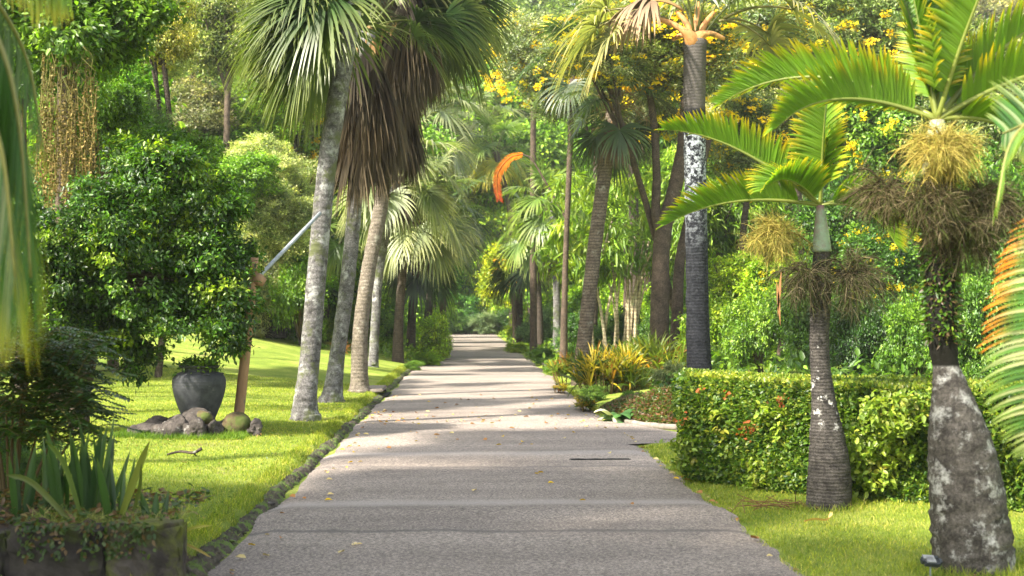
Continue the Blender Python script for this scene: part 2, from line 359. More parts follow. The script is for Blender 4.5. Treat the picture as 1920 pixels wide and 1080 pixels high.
RZ[:, 0] -= 0.03; RZ[:, -1] -= 0.03
RZ += np.maximum(0, RY - 124) * 0.22
mb = MB(); i = np.arange(len(ry) - 1)[:, None] * 22; j = np.arange(21)[None]
mb.add(np.stack([RX, RY, RZ], -1), (1, 1, 1), quads=np.stack([i + j, i + j + 1, i + 22 + j + 1, i + 22 + j], -1).reshape(-1, 4))
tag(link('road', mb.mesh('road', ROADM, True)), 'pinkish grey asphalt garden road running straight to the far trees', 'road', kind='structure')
# side path on the right, behind the hedge
mb = MB(); n = 24
u = np.linspace(0, 1, n); x_ = 2.06 + 2.1 * u
near = np.where(x_ < 2.75, 18.6 - (x_ - 2.16) * -0.4, 18.85 + 0.05 * (x_ - 2.75)); far_ = 22.6 - 2.5 * sm(0, 1.1, x_ - 2.16) + 0.25 * np.maximum(0, x_ - 3.3)
zz = 0.012 + .006 * u
v = np.concatenate([np.stack([x_, near, zz], 1), np.stack([x_, far_, 0.012 + .006 * u], 1)])
mb.add(v, (1, 1, 1), quads=[(a, a + 1, n + a + 1, n + a) for a in range(n - 1)])
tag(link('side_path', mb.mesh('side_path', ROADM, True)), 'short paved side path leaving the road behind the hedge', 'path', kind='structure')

# ------------------------------------------------------------------ foliage library
G_DARK = [((0.025, 0.070, 0.014), 3), ((0.045, 0.125, 0.018), 4), ((0.09, 0.20, 0.02), 2.5), ((0.16, 0.29, 0.03), 1)]
G_MID = [((0.06, 0.145, 0.022), 4), ((0.11, 0.22, 0.03), 4), ((0.20, 0.33, 0.045), 2.5)]
G_BRIGHT = [((0.13, 0.25, 0.025), 4), ((0.20, 0.33, 0.03), 3), ((0.30, 0.40, 0.04), 2), ((0.07, 0.15, 0.02), 1.5)]
G_SILVER = [((0.15, 0.20, 0.11), 4), ((0.26, 0.30, 0.19), 3), ((0.44, 0.45, 0.35), 2.5), ((0.06, 0.12, 0.04), 1.5)]
G_OLIVE = [((0.11, 0.16, 0.045), 4), ((0.18, 0.23, 0.08), 3), ((0.32, 0.33, 0.16), 2), ((0.055, 0.10, 0.03), 2.5)]
G_HEDGE = [((0.08, 0.16, 0.028), 3), ((0.13, 0.22, 0.035), 3), ((0.24, 0.31, 0.06), 1.8), ((0.03, 0.08, 0.016), 3)]
G_YEL = [((0.42, 0.40, 0.03), 3), ((0.30, 0.35, 0.03), 3), ((0.10, 0.18, 0.02), 2)]
def clump_leaves(mb, rg, Cc, O, per, spread, L, W, pal, jitter=0.36, up=0.8, droop=0.2):
    n = len(Cc) * per
    P = np.repeat(Cc, per, 0) + rg.normal(0, 1, (n, 3)) * spread * np.array([1, 1, .7])
    o = np.repeat(O, per, 0)
    D = unit(o * .5 + rg.normal(0, .6, (n, 3)) - np.array([0, 0, droop]))
    Nn = unit(np.array([0, 0, up]) + o * .5 + rg.normal(0, .45, (n, 3)))
    base = np.repeat(pick(rg, pal, len(Cc)), per, 0); alt = pick(rg, pal, n)
    col = (base * .6 + alt * .4) * np.exp(rg.normal(0, jitter, (n, 1)))
    sc = rg.uniform(.65, 1.3, n)
    add_leaves(mb, P, D, Nn, L * sc, W * sc, col)
crown_cache = {}
def crown_mesh(kind, seed=0):
    key = (kind, seed)
    if key in crown_cache: return crown_cache[key]
    rg = np.random.default_rng(sum(map(ord, kind)) * 31 + seed)
    K = {  # clumps, per, leafL, leafW, palette, spread, flat, droop
        'dark':   (560, 42, .17, .085, G_DARK, .20, .9, .3),
        'mid':    (520, 42, .20, .095, G_MID, .21, .9, .3),
        'bright': (420, 38, .25, .12, G_BRIGHT, .22, .9, .3),
        'silver': (620, 46, .15, .06, G_SILVER, .17, .85, .0),
        'olive':  (560, 44, .17, .06, G_OLIVE, .19, .9, .2),
        'lance':  (380, 34, .42, .07, G_BRIGHT, .22, 1.0, .7),
        'near':   (620, 60, .095, .048, G_DARK, .16, .85, .3),
        'shrub':  (420, 40, .19, .09, G_MID, .20, .8, .1),
        'big':    (170, 14, .75, .30, G_MID, .30, .9, .5),
        'yellow': (380, 38, .20, .09, G_YEL, .2, .9, .1),
    }[kind]
    nc, per, L, W, pal, sp, flat, dr = K
    nl = 15
    lc = unit(rg.normal(0, 1, (nl, 3))) * rg.uniform(.30, .85, (nl, 1)) * 2.5; lc[:, 2] *= flat
    lr = rg.uniform(.22, .52, nl) * 2.5
    li = rg.integers(0, nl, nc); dv = unit(rg.normal(0, 1, (nc, 3)))
    rr = lr[li] * rg.uniform(.45, 1.0, nc) ** .5
    Cc = lc[li] + dv * rr[:, None] * np.array([1, 1, .8]); O = unit(dv + unit(Cc) * .6)
    k2 = nc // 5; d2 = unit(rg.normal(0, 1, (k2, 3))); i2 = rg.integers(0, nl, k2)   # loose sprigs that break the outline
    Cc = np.concatenate([Cc, lc[i2] + d2 * (lr[i2] * rg.uniform(1.05, 1.45, k2))[:, None]]); O = np.concatenate([O, d2])
    m = MB(); clump_leaves(m, rg, Cc, O, per, sp, L, W, pal, droop=dr)
    # twigs reaching into the lobes
    for q in range(nl):
        a = spline([[0, 0, -1.8], lc[q] * .35 + [0, 0, -.6], lc[q], lc[q] * 1.25], 7)
        add_tube(m, a, np.linspace(.07, .015, 7), 5, (0.10, 0.08, 0.06))
    me = m.mesh(kind + '_crown', LEAFG if kind in ('dark', 'near', 'big') else LEAF)
    crown_cache[key] = me; return me
flower_cache = {}
def flower_mesh(seed, col=(0.85, 0.62, 0.02), n=85, size=.13):
    key = (seed, col, n)
    if key in flower_cache: return flower_cache[key]
    rg = np.random.default_rng(500 + seed)
    O = unit(rg.normal(0, 1, (n, 3))); Cc = O * rg.uniform(1.7, 2.55, (n, 1)) * np.array([1, 1, .9])
    m = MB(); clump_leaves(m, rg, Cc, O, 26, .12, size, size * .75, [(col, 3), ((col[0] * .9, col[1] * 1.12, col[2]), 2)], .15)
    me = m.mesh('flowers', PETAL); flower_cache[key] = me; return me
def limb_trunk(h, r, lean=(0, 0), bark=BARK_BROWN, seed=0, spread=1.2, crown_r=2.5):
    rg = np.random.default_rng(900 + seed); m = MB()
    top = np.array([lean[0], lean[1], h]); mid = top * .5 + np.append(rg.normal(0, .08 * h ** .5, 2), 0)
    pts = spline([[0, 0, -.3], [0, 0, .05], mid, top], 18)
    rad = np.interp(np.linspace(0, 1, 18), [0, .05, .2, 1], [r * 1.7, r * 1.3, r, r * .62])
    add_tube(m, pts, rad, 12, (1, 1, 1), .05, rg)
    for q in range(5):
        a = 2 * math.pi * q / 5 + rg.uniform(-.4, .4); b0 = top * rg.uniform(.72, .97)
        e = top + np.array([math.cos(a), math.sin(a), .55]) * crown_r * rg.uniform(.45, .75) * spread
        bp = spline([b0, b0 * .4 + e * .6 + [0, 0, -.1 * crown_r], e], 8)
        add_tube(m, bp, np.linspace(r * .5, r * .12, 8), 7, (1, 1, 1), .04, rg)
    return m.mesh('trunk', bark, True)
def tree(name, px, py, d, rpx, kind, label, cat='tree', seed=0, asp=(1, 1, 1), color=None, flowers=None, bark=BARK_BROWN, base=None, group=None, trunk_r=None, rz=None):
    c = at(px, py, d); s = rpx * d / F / 2.5
    bx, by = base if base else (c.x, c.y)
    z0 = gzf(bx, by); h = max(.25, c.z - z0)
    t = thing(name, (bx, by, z0), label, cat, group)
    rr = trunk_r or min(.35, .05 * s * 2.5 + .05)
    link('trunk', limb_trunk(h, rr, (c.x - bx, c.y - by), bark, seed, 1.0, s * 2.0), t)
    rz = rz if rz is not None else (seed * 2.399) % 6.28
    link('crown', crown_mesh(kind, seed % 3), t, (c.x - bx, c.y - by, c.z - z0), rz, (s * asp[0], s * asp[1], s * asp[2]), color)
    if flowers: link('blossom', flower_mesh(seed % 3, flowers), t, (c.x - bx, c.y - by, c.z - z0), rz, (s * asp[0], s * asp[1], s * asp[2]))
    return t
def bush(name, px, py_bottom, d, rpx, kind, label, cat='shrub', seed=0, asp=(1, 1, .8), color=None, flowers=None, group=None, zlift=0.0):
    """shrub standing on the ground at column px"""
    g = at(px, py_bottom, d); z0 = gzf(g.x, g.y); s = rpx * d / F / 2.5
    t = thing(name, (g.x, g.y, z0), label, cat, group)
    zc = s * 2.1 * asp[2] + zlift; rz = (seed * 2.399) % 6.28
    rg = np.random.default_rng(seed); m = MB()
    for q in range(5):
        a = q * 1.3; e = np.array([math.cos(a), math.sin(a), 0]) * s * 1.2
        add_tube(m, spline([[0.03 * q, 0, -.05], e * .4 + [0, 0, zc * .5], e + [0, 0, zc]], 7), np.linspace(.04 * s + .01, .008, 7), 5, (1, 1, 1))
    link('stems', m.mesh('stems', BARK_DARK, True), t)
    link('foliage', crown_mesh(kind, seed % 3), t, (0, 0, zc), rz, (s * asp[0], s * asp[1], s * asp[2]), color)
    if flowers: link('blossom', flower_mesh(seed % 3, flowers), t, (0, 0, zc), rz, (s * asp[0], s * asp[1], s * asp[2]))
    return t

# palm fronds -------------------------------------------------------
FAN_GREEN = ((0.028, 0.07, 0.022), (0.13, 0.17, 0.06)); FAN_SILVER = ((0.15, 0.21, 0.13), (0.30, 0.34, 0.20))
FAN_DEAD = ((0.024, 0.020, 0.017), (0.088, 0.076, 0.062)); FAN_DEADL = ((0.11, 0.085, 0.068), (0.24, 0.19, 0.15)); FAN_DARK = ((0.03, 0.065, 0.022), (0.07, 0.12, 0.04))
FAN_YEL = ((0.28, 0.33, 0.06), (0.55, 0.46, 0.06))
FAN_LIGHT = ((0.10, 0.19, 0.045), (0.22, 0.30, 0.07))
fr_cache = {}
def fan_frond(pitch, cols, pet=1.2, rad=1.3, nseg=44, droop=1.0, dead=False, seed=0, spread=None):
    key = ('fan', round(pitch), cols, pet, rad, nseg, droop, dead, seed, spread)
    if key in fr_cache: return fr_cache[key]
    rg = np.random.default_rng(seed * 17 + int(pitch) + 400); m = MB()
    p = R(pitch); g = np.array([0, 0, -1.0])
    pts = [np.zeros(3)]; d = np.array([math.cos(p), 0, math.sin(p)])
    for q in range(6):
        pts.append(pts[-1] + d * pet / 6); d = unit(d + g * (.10 + .06 * droop) * max(.15, math.cos(p)))
    add_tube(m, pts, np.linspace(.028, .014, 7), 5, (0.14, 0.17, 0.07) if not dead else (0.25, 0.17, 0.10))
    E = pts[-1]; Yv = np.array([0, 1.0, 0]); up = np.cross(d, Yv); up = -up if up[2] < 0 else up
    A = R(spread or (125 if not dead else 30))
    a = np.linspace(-A, A, nseg) + rg.normal(0, .015, nseg)
    e2 = unit(d + g * (.25 * droop))
    D = np.cos(a)[:, None] * e2 + np.sin(a)[:, None] * Yv + up * (.32 * np.abs(np.sin(a)))[:, None] * (1 if not dead else -.2)
    D = unit(D + rg.normal(0, .03, (nseg, 3)))
    L = rad * (.72 + .28 * np.cos(a / 1.25)) * rg.uniform(.9, 1.06, nseg)
    nn = np.cross(D, up + 1e-6); W = 2 * rad * .42 * math.tan(A / nseg) * (1.1 if not dead else 1.9)
    base = np.array(cols[0]) * np.exp(rg.normal(0, .18, (nseg, 1))); tip = np.array(cols[1]) * np.exp(rg.normal(0, .22, (nseg, 1)))
    add_blades(m, np.repeat(E[None], nseg, 0), D, nn, L, W, droop * rg.uniform(.7, 1.3, nseg) * (1.3 if not dead else 2.2), base, tip, 7, 'fan', .35)
    me = m.mesh('fan_frond', DRY if dead else LEAF); fr_cache[key] = me; return me
def pin_frond(pitch, length=2.0, leaf=.5, nl=46, curve=1.2, vee=.6, cols=((0.10, 0.22, 0.02), (0.22, 0.34, 0.03)), tips=(0.55, 0.42, 0.02), droop=.6, seed=0, width=.032, dry=False):
    key = ('pin', round(pitch), length, leaf, nl, curve, vee, cols, tips, droop, seed, dry)
    if key in fr_cache: return fr_cache[key]
    rg = np.random.default_rng(seed * 13 + int(pitch) + 700); m = MB(); g = np.array([0, 0, -1.0])
    p = R(pitch); d = np.array([math.cos(p), 0, math.sin(p)]); k = 24; pts = [np.zeros(3)]; ds = [d]
    for q in range(k):
        pts.append(pts[-1] + d * length / k); d = unit(d + g * curve / k * (.5 + q / k) * max(.3, math.cos(math.asin(max(-1, min(1, d[2])))) + .2)); ds.append(d)
    pts = np.array(pts); ds = np.array(ds)
    add_tube(m, pts, np.linspace(.03, .005, k + 1) * length / 2, 6, (0.20, 0.26, 0.07) if not dry else (.3, .2, .1))
    Yv = np.array([0, 1.0, 0])
    for s in (-1, 1):
        u = np.linspace(.13, .985, nl) ** .95 + rg.normal(0, .003, nl); u = np.clip(u, .1, .99)
        P = np.stack([np.interp(u, np.linspace(0, 1, k + 1), pts[:, c]) for c in range(3)], 1)
        T = unit(np.stack([np.interp(u, np.linspace(0, 1, k + 1), ds[:, c]) for c in range(3)], 1))
        up = np.cross(T, Yv); up = np.where(up[:, 2:] < 0, -up, up)
        fw = .35 + .75 * u ** 2
        D = unit(Yv * s * math.cos(vee) + up * math.sin(vee) + T * fw[:, None] + rg.normal(0, .035, (nl, 3)))
        L = leaf * np.interp(u, [.1, .25, .7, 1], [.55, 1, .95, .35]) * rg.uniform(.92, 1.06, nl)
        base = np.array(cols[0]) * np.exp(rg.normal(0, .15, (nl, 1))); mid = np.array(cols[1]) * np.exp(rg.normal(0, .15, (nl, 1)))
        wt = rg.uniform(0, 1, (nl, 1)) ** 1.4; tip = mid * (1 - wt) + np.array(tips) * wt
        add_blades(m, P, D, T, L, width * (length / 2) ** .5, droop * rg.uniform(.7, 1.3, nl), (base + mid) / 2, tip, 5, 'lin', .55, fold=.25)
    me = m.mesh('feather_frond', DRY if dry else LEAF); fr_cache[key] = me; return me

def palm_trunk(pts, name='trunk', bark=BARK_GREY, seg=16, ringamp=.012, nrow=70, seed=0):
    """pts rows: x,y,z,r (local)"""
    s = spline(pts, nrow); rg = np.random.default_rng(seed + 40)
    r = s[:, 3] * (1 + ringamp * (np.arange(nrow) % 3 == 0)) * (1 + rg.normal(0, .004, nrow))
    m = MB(); add_tube(m, s[:, :3], np.maximum(r, .01), seg, (1, 1, 1), .03, rg)
    return m.mesh(name, bark, True)
def palm(name, base, path, label, cat='palm tree', bark=BARK_GREY, fronds=(), dead=(), clearfront=False, seed=0, crown=True, group=None, ringamp=.012, keep=None):
    """base=(px,py,d) of the foot; path = list of (px,py,d,r) up the trunk; fronds = list of (count,pitch_lo,pitch_hi,fn,scale)"""
    b = at(*base); z0 = gzf(b.x, b.y)
    t = thing(name, (b.x, b.y, z0), label, cat, group)
    rows = [(0, 0, -.15, path[0][3] * 1.0)]
    for (px, py, d, r) in path:
        c = at(px, py, d); rows.append((c.x - b.x, c.y - b.y, max(c.z - z0, .02), r))
    link('trunk', palm_trunk(rows, bark=bark, seed=seed, ringamp=ringamp), t)
    top = Vector(rows[-1][:3]); rg = random.Random(seed * 7 + 3)
    for (cnt, lo, hi, fn, sc, nm) in fronds:
        a0 = rg.uniform(0, 6.28)
        for q in range(cnt):
            f = (q + .5) / cnt; pit = round((lo + (hi - lo) * f) / 8) * 8
            az = a0 + q * 2.399 + rg.uniform(-.2, .2)
            if keep and nm == 'frond' and not keep(az): az = math.pi - az
            if keep and nm == 'frond' and not keep(az): continue
            if clearfront and nm == 'frond' and math.sin(az) < -.15: az = -az
            if clearfront and nm == 'dead_frond': az = -1.57 + (q / cnt - .5) * 4.4
            link(nm, fn(pit), t, top + Vector((math.cos(az) * .05, math.sin(az) * .05, rg.uniform(-.1, .1))), az, sc * rg.uniform(.9, 1.1))
    return t, top

# ================================================================== LEFT PALM ROW
fg = lambda p: fan_frond(p, FAN_GREEN, 1.0, 1.35, 46, 1.0, seed=p % 3)
fgl = lambda p: fan_frond(p, FAN_GREEN, 1.15, 1.7, 60, .75, seed=p % 3)
fs = lambda p: fan_frond(p, FAN_SILVER, 1.1, 1.35, 40, .9, seed=p % 3)
fd = lambda p: fan_frond(p, FAN_DEAD, .35, 1.55, 30, .5, True, seed=p % 3)
fdw = lambda p: fan_frond(p, FAN_DEADL, .6, 1.3, 40, .9, True, seed=p % 2, spread=85)
fk = lambda p: fan_frond(p, FAN_DARK, 1.0, 1.2, 36, .9, seed=p % 3)
fl = lambda p: fan_frond(p, FAN_LIGHT, 1.0, 1.2, 36, .9, seed=p % 3)
fy = lambda p: fan_frond(p, FAN_YEL, 1.0, 1.1, 30, .9, seed=p % 3)
palm('fan_palm', (573, 790, 21.9), [(573, 788, 21.9, .25), (572, 770, 21.9, .205), (574, 735, 21.9, .172), (582, 660, 22, .155), (595, 500, 22, .15), (612, 320, 22, .148), (635, 170, 22, .15), (668, -25, 22, .15)],
     'grey ringed leaning fan palm nearest the camera in the left row', seed=1,
     fronds=[(9, 30, 80, fgl, .8, 'frond'), (20, -50, 15, fgl, .95, 'frond')], keep=lambda a: math.cos(a) < -.3)
palm('fan_palm', (622, 756, 26.3), [(622, 754, 26.3, .26), (624, 735, 26.3, .19), (632, 670, 26.4, .145), (650, 540, 26.5, .14), (664, 400, 26.6, .135), (676, 250, 26.6, .135), (690, 60, 26.6, .14)],
     'second fan palm of the left row with brown skirt of dead leaves', seed=2, bark=BARK_GREY, clearfront=True,
     fronds=[(9, 25, 80, fgl, .85, 'frond'), (3, 0, 20, fgl, .8, 'frond'), (24, -88, -70, fd, 1.4, 'dead_frond')])
tB, topB = palm('fan_palm', (672, 738, 29.4), [(674, 736, 29.4, .25), (674, 715, 29.4, .19), (676, 620, 29.4, .16), (692, 500, 29.5, .15), (715, 380, 29.6, .15), (733, 230, 29.6, .15), (768, -50, 29.6, .15)],
     'tall fan palm third in the left row, tan trunk curving right under hanging dead leaves', seed=3, bark=BARK_TAN, clearfront=True,
     fronds=[(10, 25, 80, fgl, 1.0, 'frond'), (24, -40, 15, fgl, 1.15, 'frond'), (30, -88, -72, fd, 1.5, 'dead_frond'), (1, -40, -20, fdw, 1.0, 'dead_frond')])
# lower skirts of dead leaves clinging to trunks two and three
def skirt(px, py, d, n, sc, seed, r=.16):
    rg = random.Random(seed)
    for q in range(n):
        c = at(px + rg.uniform(-8, 8), py + rg.uniform(-70, 90), d); az = q * 2.4 + rg.uniform(-.3, .3)
        o = link('dead_frond', fd(-86 if q % 2 else -78), tB, c - tB.location + Vector((math.cos(az) * r, math.sin(az) * r, 0)), az, sc * rg.uniform(.8, 1.1))
skirt(742, 90, 29.5, 34, 1.15, 5)
tS = tB
tB = [o for o in bpy.data.objects if o.name == 'fan_palm.001'][0]
skirt(684, 130, 26.5, 28, 1.05, 6)
palm('fan_palm', (698, 697, 40.4), [(698, 697, 40.4, .20), (700, 680, 40.4, .15), (704, 600, 40.5, .13), (712, 500, 40.6, .13), (735, 380, 40.6, .13), (750, 320, 40.6, .13)],
     'slim pale trunked silver fan palm fourth in the left row', seed=4, bark=BARK_GREY,
     fronds=[(10, 15, 80, fs, 1.05, 'frond'), (12, -45, 5, fs, 1.1, 'frond'), (4, -80, -60, fd, .9, 'dead_frond')])
palm('fan_palm', (746, 680, 46), [(746, 680, 46, .2), (748, 600, 46, .15), (760, 480, 46, .14), (790, 395, 46, .14)],
     'dark trunked fan palm with grey green crown, beside the road behind the slim pale palm', seed=5, bark=BARK_DARK,
     fronds=[(10, 10, 75, fs, 1.1, 'frond'), (11, -50, 5, fs, 1.15, 'frond'), (5, -82, -60, fd, 1.1, 'dead_frond')])
palm('fan_palm', (770, 664, 55), [(770, 664, 55, .2), (772, 600, 55, .16), (776, 540, 55, .15), (785, 470, 55, .15)],
     'low dark fan palm hanging over the left road edge beside the bright leafy bush', seed=6, bark=BARK_DARK,
     fronds=[(9, 0, 70, fk, 1.3, 'frond'), (9, -50, 0, fk, 1.2, 'frond')])
palm('fan_palm', (800, 640, 68), [(800, 640, 68, .22), (806, 560, 68, .18), (825, 470, 68, .17), (838, 410, 68, .17)],
     'distant dark green fan palm last of the left row, leaning over the road', seed=7, bark=BARK_DARK,
     fronds=[(10, 0, 75, fk, 1.5, 'frond'), (8, -50, 0, fs, 1.4, 'frond')])
palm('fan_palm', (640, 640, 47), [(640, 645, 47, .15), (650, 500, 47, .13), (655, 430, 47, .12)],
     'small yellowish green fan palm glimpsed between the second and third trunks of the left row', seed=8, bark=BARK_BROWN,
     fronds=[(8, 5, 75, fl, 1.0, 'frond'), (7, -50, 0, fl, 1.0, 'frond')])
palm('fan_palm', (735, 640, 74), [(735, 640, 74, .2), (740, 400, 74, .18), (790, 225, 74, .18)],
     'tall silver fan palm high behind the left row, under the large skirted crown', seed=9, bark=BARK_DARK,
     fronds=[(12, 5, 80, fs, 1.9, 'frond'), (10, -50, 0, fs, 1.9, 'frond')])
palm('fan_palm', (806, 640, 88), [(806, 645, 88, .14), (840, 400, 88, .12), (880, 250, 88, .18)],
     'pale silver fan palm far away over the middle of the view', seed=10, bark=BARK_DARK,
     fronds=[(12, 5, 80, fs, 1.8, 'frond'), (10, -50, 0, fl, 1.8, 'frond')])

# ================================================================== RIGHT PALMS BY THE ROAD
rt, rtop = palm('fan_palm', (1088, 728, 33.5), [(1088, 726, 33.5, .22), (1090, 690, 33.5, .185), (1100, 600, 33.5, .175), (1113, 480, 33.6, .17), (1130, 350, 33.6, .17), (1150, 210, 33.6, .175)],
     'leaning brown ringed palm on the right road edge beside the yellow croton bush', seed=11, bark=BARK_LEAN,
     fronds=[(6, 20, 70, fg, .85, 'frond'), (7, -50, 0, fk, .85, 'frond'), (4, -70, -30, fdw, .8, 'dead_frond')])
# dried flower stalks round its top
def stalks(parent, top, n, length, col, seed, name='dry_flower_stalk', spread=1.0, drop=1.0, bits=40, leafy=.03):
    rg = np.random.default_rng(seed)
    for q in range(n):
        m = MB(); a = rg.uniform(0, 6.28); e = rg.uniform(-.2, .7)
        d = np.array([math.cos(a), math.sin(a), e]) * length * rg.uniform(.7, 1.1) * spread
        pts = spline([[0, 0, 0], d * .5 + [0, 0, .12 * length], d - [0, 0, .35 * length * drop]], 10)
        add_tube(m, pts, np.linspace(.02, .006, 10), 5, col)
        for _ in range(bits):
            i = rg.integers(2, 10); b0 = pts[i]; dd = unit(rg.normal(0, 1, 3) - [0, 0, .3]) * length * rg.uniform(.1, .3)
            add_tube(m, [b0, b0 + dd * .5 + [0, 0, .02], b0 + dd], [.006, .005, .003], 3, np.array(col) * rg.uniform(.6, 1.4), cap=False)
        link(name, m.mesh('stalk', DRY), parent, top)
stalks(rt, rtop, 8, 1.1, (0.24, 0.18, 0.11), 3)
palm('fan_palm', (1052, 660, 40), [(1056, 690, 40, .12), (1060, 500, 40, .08), (1068, 300, 40, .08), (1075, 120, 40, .08)],
     'blue green fan palm with drooping leaves up left of the leaning brown palm', seed=12, bark=BARK_BROWN,
     fronds=[(6, 10, 70, fk, .95, 'frond'), (8, -65, -10, fk, .9, 'frond')])
palm('fan_palm', (1045, 676, 52.7), [(1045, 676, 52.7, .17), (1044, 560, 52.7, .14), (1042, 470, 52.7, .14), (1035, 385, 52.7, .14)],
     'bushy green fan palm with a pinkish dead leaf hanging down its spotted trunk', seed=13, bark=BARK_GREY,
     fronds=[(9, 0, 80, fl, 1.15, 'frond'), (9, -40, 0, fl, 1.15, 'frond'), (3, -86, -70, fd, 1.6, 'dead_frond')])
palm('fan_palm', (975, 656, 67), [(975, 656, 67, .2), (974, 560, 67, .16), (980, 470, 67, .16)],
     'small fan palm with reddish brown trunk on the right far edge of the road', seed=14, bark=BARK_BROWN,
     fronds=[(6, 0, 80, fl, .9, 'frond'), (6, -60, -10, fk, 1.4, 'frond')])
palm('fan_palm', (1010, 665, 60), [(1012, 668, 60, .17), (1010, 560, 60, .14), (1000, 430, 60, .14)],
     'dark trunked fan palm between the red trunk and the spotted trunk', seed=15, bark=BARK_DARK,
     fronds=[(7, 0, 80, fl, 1.1, 'frond'), (7, -60, -10, fl, 1.2, 'frond')])
palm('fan_palm', (966, 640, 78), [(966, 645, 78, .13), (955, 400, 78, .12), (930, 285, 78, .18)],
     'far palm with yellowing fan leaves above the orange frond', seed=16, bark=BARK_BROWN,
     fronds=[(8, 0, 80, fl, 1.4, 'frond'), (8, -40, 0, fy, 1.3, 'frond')])
palm('fan_palm', (1190, 640, 50), [(1190, 640, 50, .2), (1188, 400, 50, .18), (1186, 180, 50, .18)],
     'palm hidden behind the leaning trunk, its top hung with brown leaves among yellow flowers', seed=17, bark=BARK_DARK,
     fronds=[(7, 10, 80, fk, 1.2, 'frond'), (6, -80, -50, fd, 1.3, 'dead_frond')])

# orange curled frond hanging in the middle distance
c0 = at(980, 288, 46); g0 = at(900, 655, 46)
t = thing('orange_leaved_palm', (4.2, 46, gzf(4.2, 46)), 'slender palm bearing one curled orange frond above the road', 'palm tree')
pp = spline([[0, 0, -.1, .07], [-.4, 0, 3, .05], [c0.x - 4.2 + .5, 0, c0.z - gzf(4.2, 46) - .5, .03], [c0.x - 4.2, 0, c0.z - gzf(4.2, 46), .02]], 30)
m = MB(); add_tube(m, pp[:, :3], pp[:, 3], 8); link('trunk', m.mesh('trunk', BARK_BROWN, True), t)
pts = spline([[c0.x, 46, c0.z], list(at(955, 296, 46)), list(at(934, 322, 46)), list(at(931, 350, 46)), list(at(935, 374, 46))], 60); rg = np.random.default_rng(6); m = MB()
add_tube(m, pts - np.array(t.location), .02, 5, (.5, .2, .04)); T_ = unit(np.gradient(pts, axis=0)); f_ = np.linspace(0, 1, 60)[:, None]; cc = np.array([.68, .27, .02]) * (1 - f_) + np.array([.34, .06, .025]) * f_
for s_, L_ in ((1, .34), (-1, .22), (1, .26)):
    side = unit(np.cross(T_, [0, s_, 0]) * 1.0 + T_ * .9 + rg.normal(0, .08, (60, 3)))
    add_blades(m, pts - np.array(t.location), side, T_, L_ * np.interp(f_[:, 0], [0, .3, 1], [.5, 1, .6]), .07, .5, cc * np.exp(rg.normal(0, .2, (60, 1))), None, 4)
tag(link('orange_frond', m.mesh('orange_frond', PETAL), t), 'curled orange frond', None)

# mottled black and white trunk with orange sheaths
mt, mtop = palm('mottled_palm', (1310, 722, 24), [(1311, 722, 24, .235), (1311, 690, 24, .215), (1308, 600, 24, .195), (1306, 450, 24, .19), (1303, 300, 24, .19), (1302, 180, 24, .19), (1303, 75, 24, .20)],
     'palm with black trunk mottled white and orange leaf sheaths, standing behind the hedge', seed=20, bark=BARK_MOTTLE,
     fronds=[(7, 50, 80, fs, 1.0, 'frond')], ringamp=.01)
for q, (dx, dz, L_, c1) in enumerate([(-.75, .36, 1.0, 0), (.50, .02, .8, 1), (-.3, .5, .7, 1), (.35, .5, .8, 0), (-.35, .05, .7, 0), (.1, .7, .8, 1)]):
    m = MB(); pts = spline([[0, 0, -.10], [dx * .18, -.14 + .05 * q, .06], [dx * .55, -.15 + .06 * q, dz * .45 + .08], [dx, -.1 + .08 * q, dz]], 12)
    add_tube(m, pts, np.interp(np.linspace(0, 1, 12), [0, .2, .45, 1], [.17, .14, .06, .035]), 10)
    link('leaf_sheath', m.mesh('leaf_sheath', SHEATH, True), mt, mtop)
for (az, pit, sc) in [(math.pi - .15, 16, 1.2), (math.pi + .25, 0, 1.1), (.1, -8, .95), (.5, 16, 1.1), (math.pi - .5, 32, 1.2), (-.3, 24, 1.2)]:
    link('frond', fs(pit), mt, mtop + Vector((math.cos(az) * .5, math.sin(az) * .3, .35)), az, sc * .9, (1.15, .95, .85))
for (az, pit, sc) in [(math.pi - .3, 40, 1.0), (math.pi + .15, 32, 1.0)]:
    link('dead_frond', fdw(pit), mt, mtop + Vector((-.2, 0, .5)), az, sc, (1.35, 1.35, 1.45))

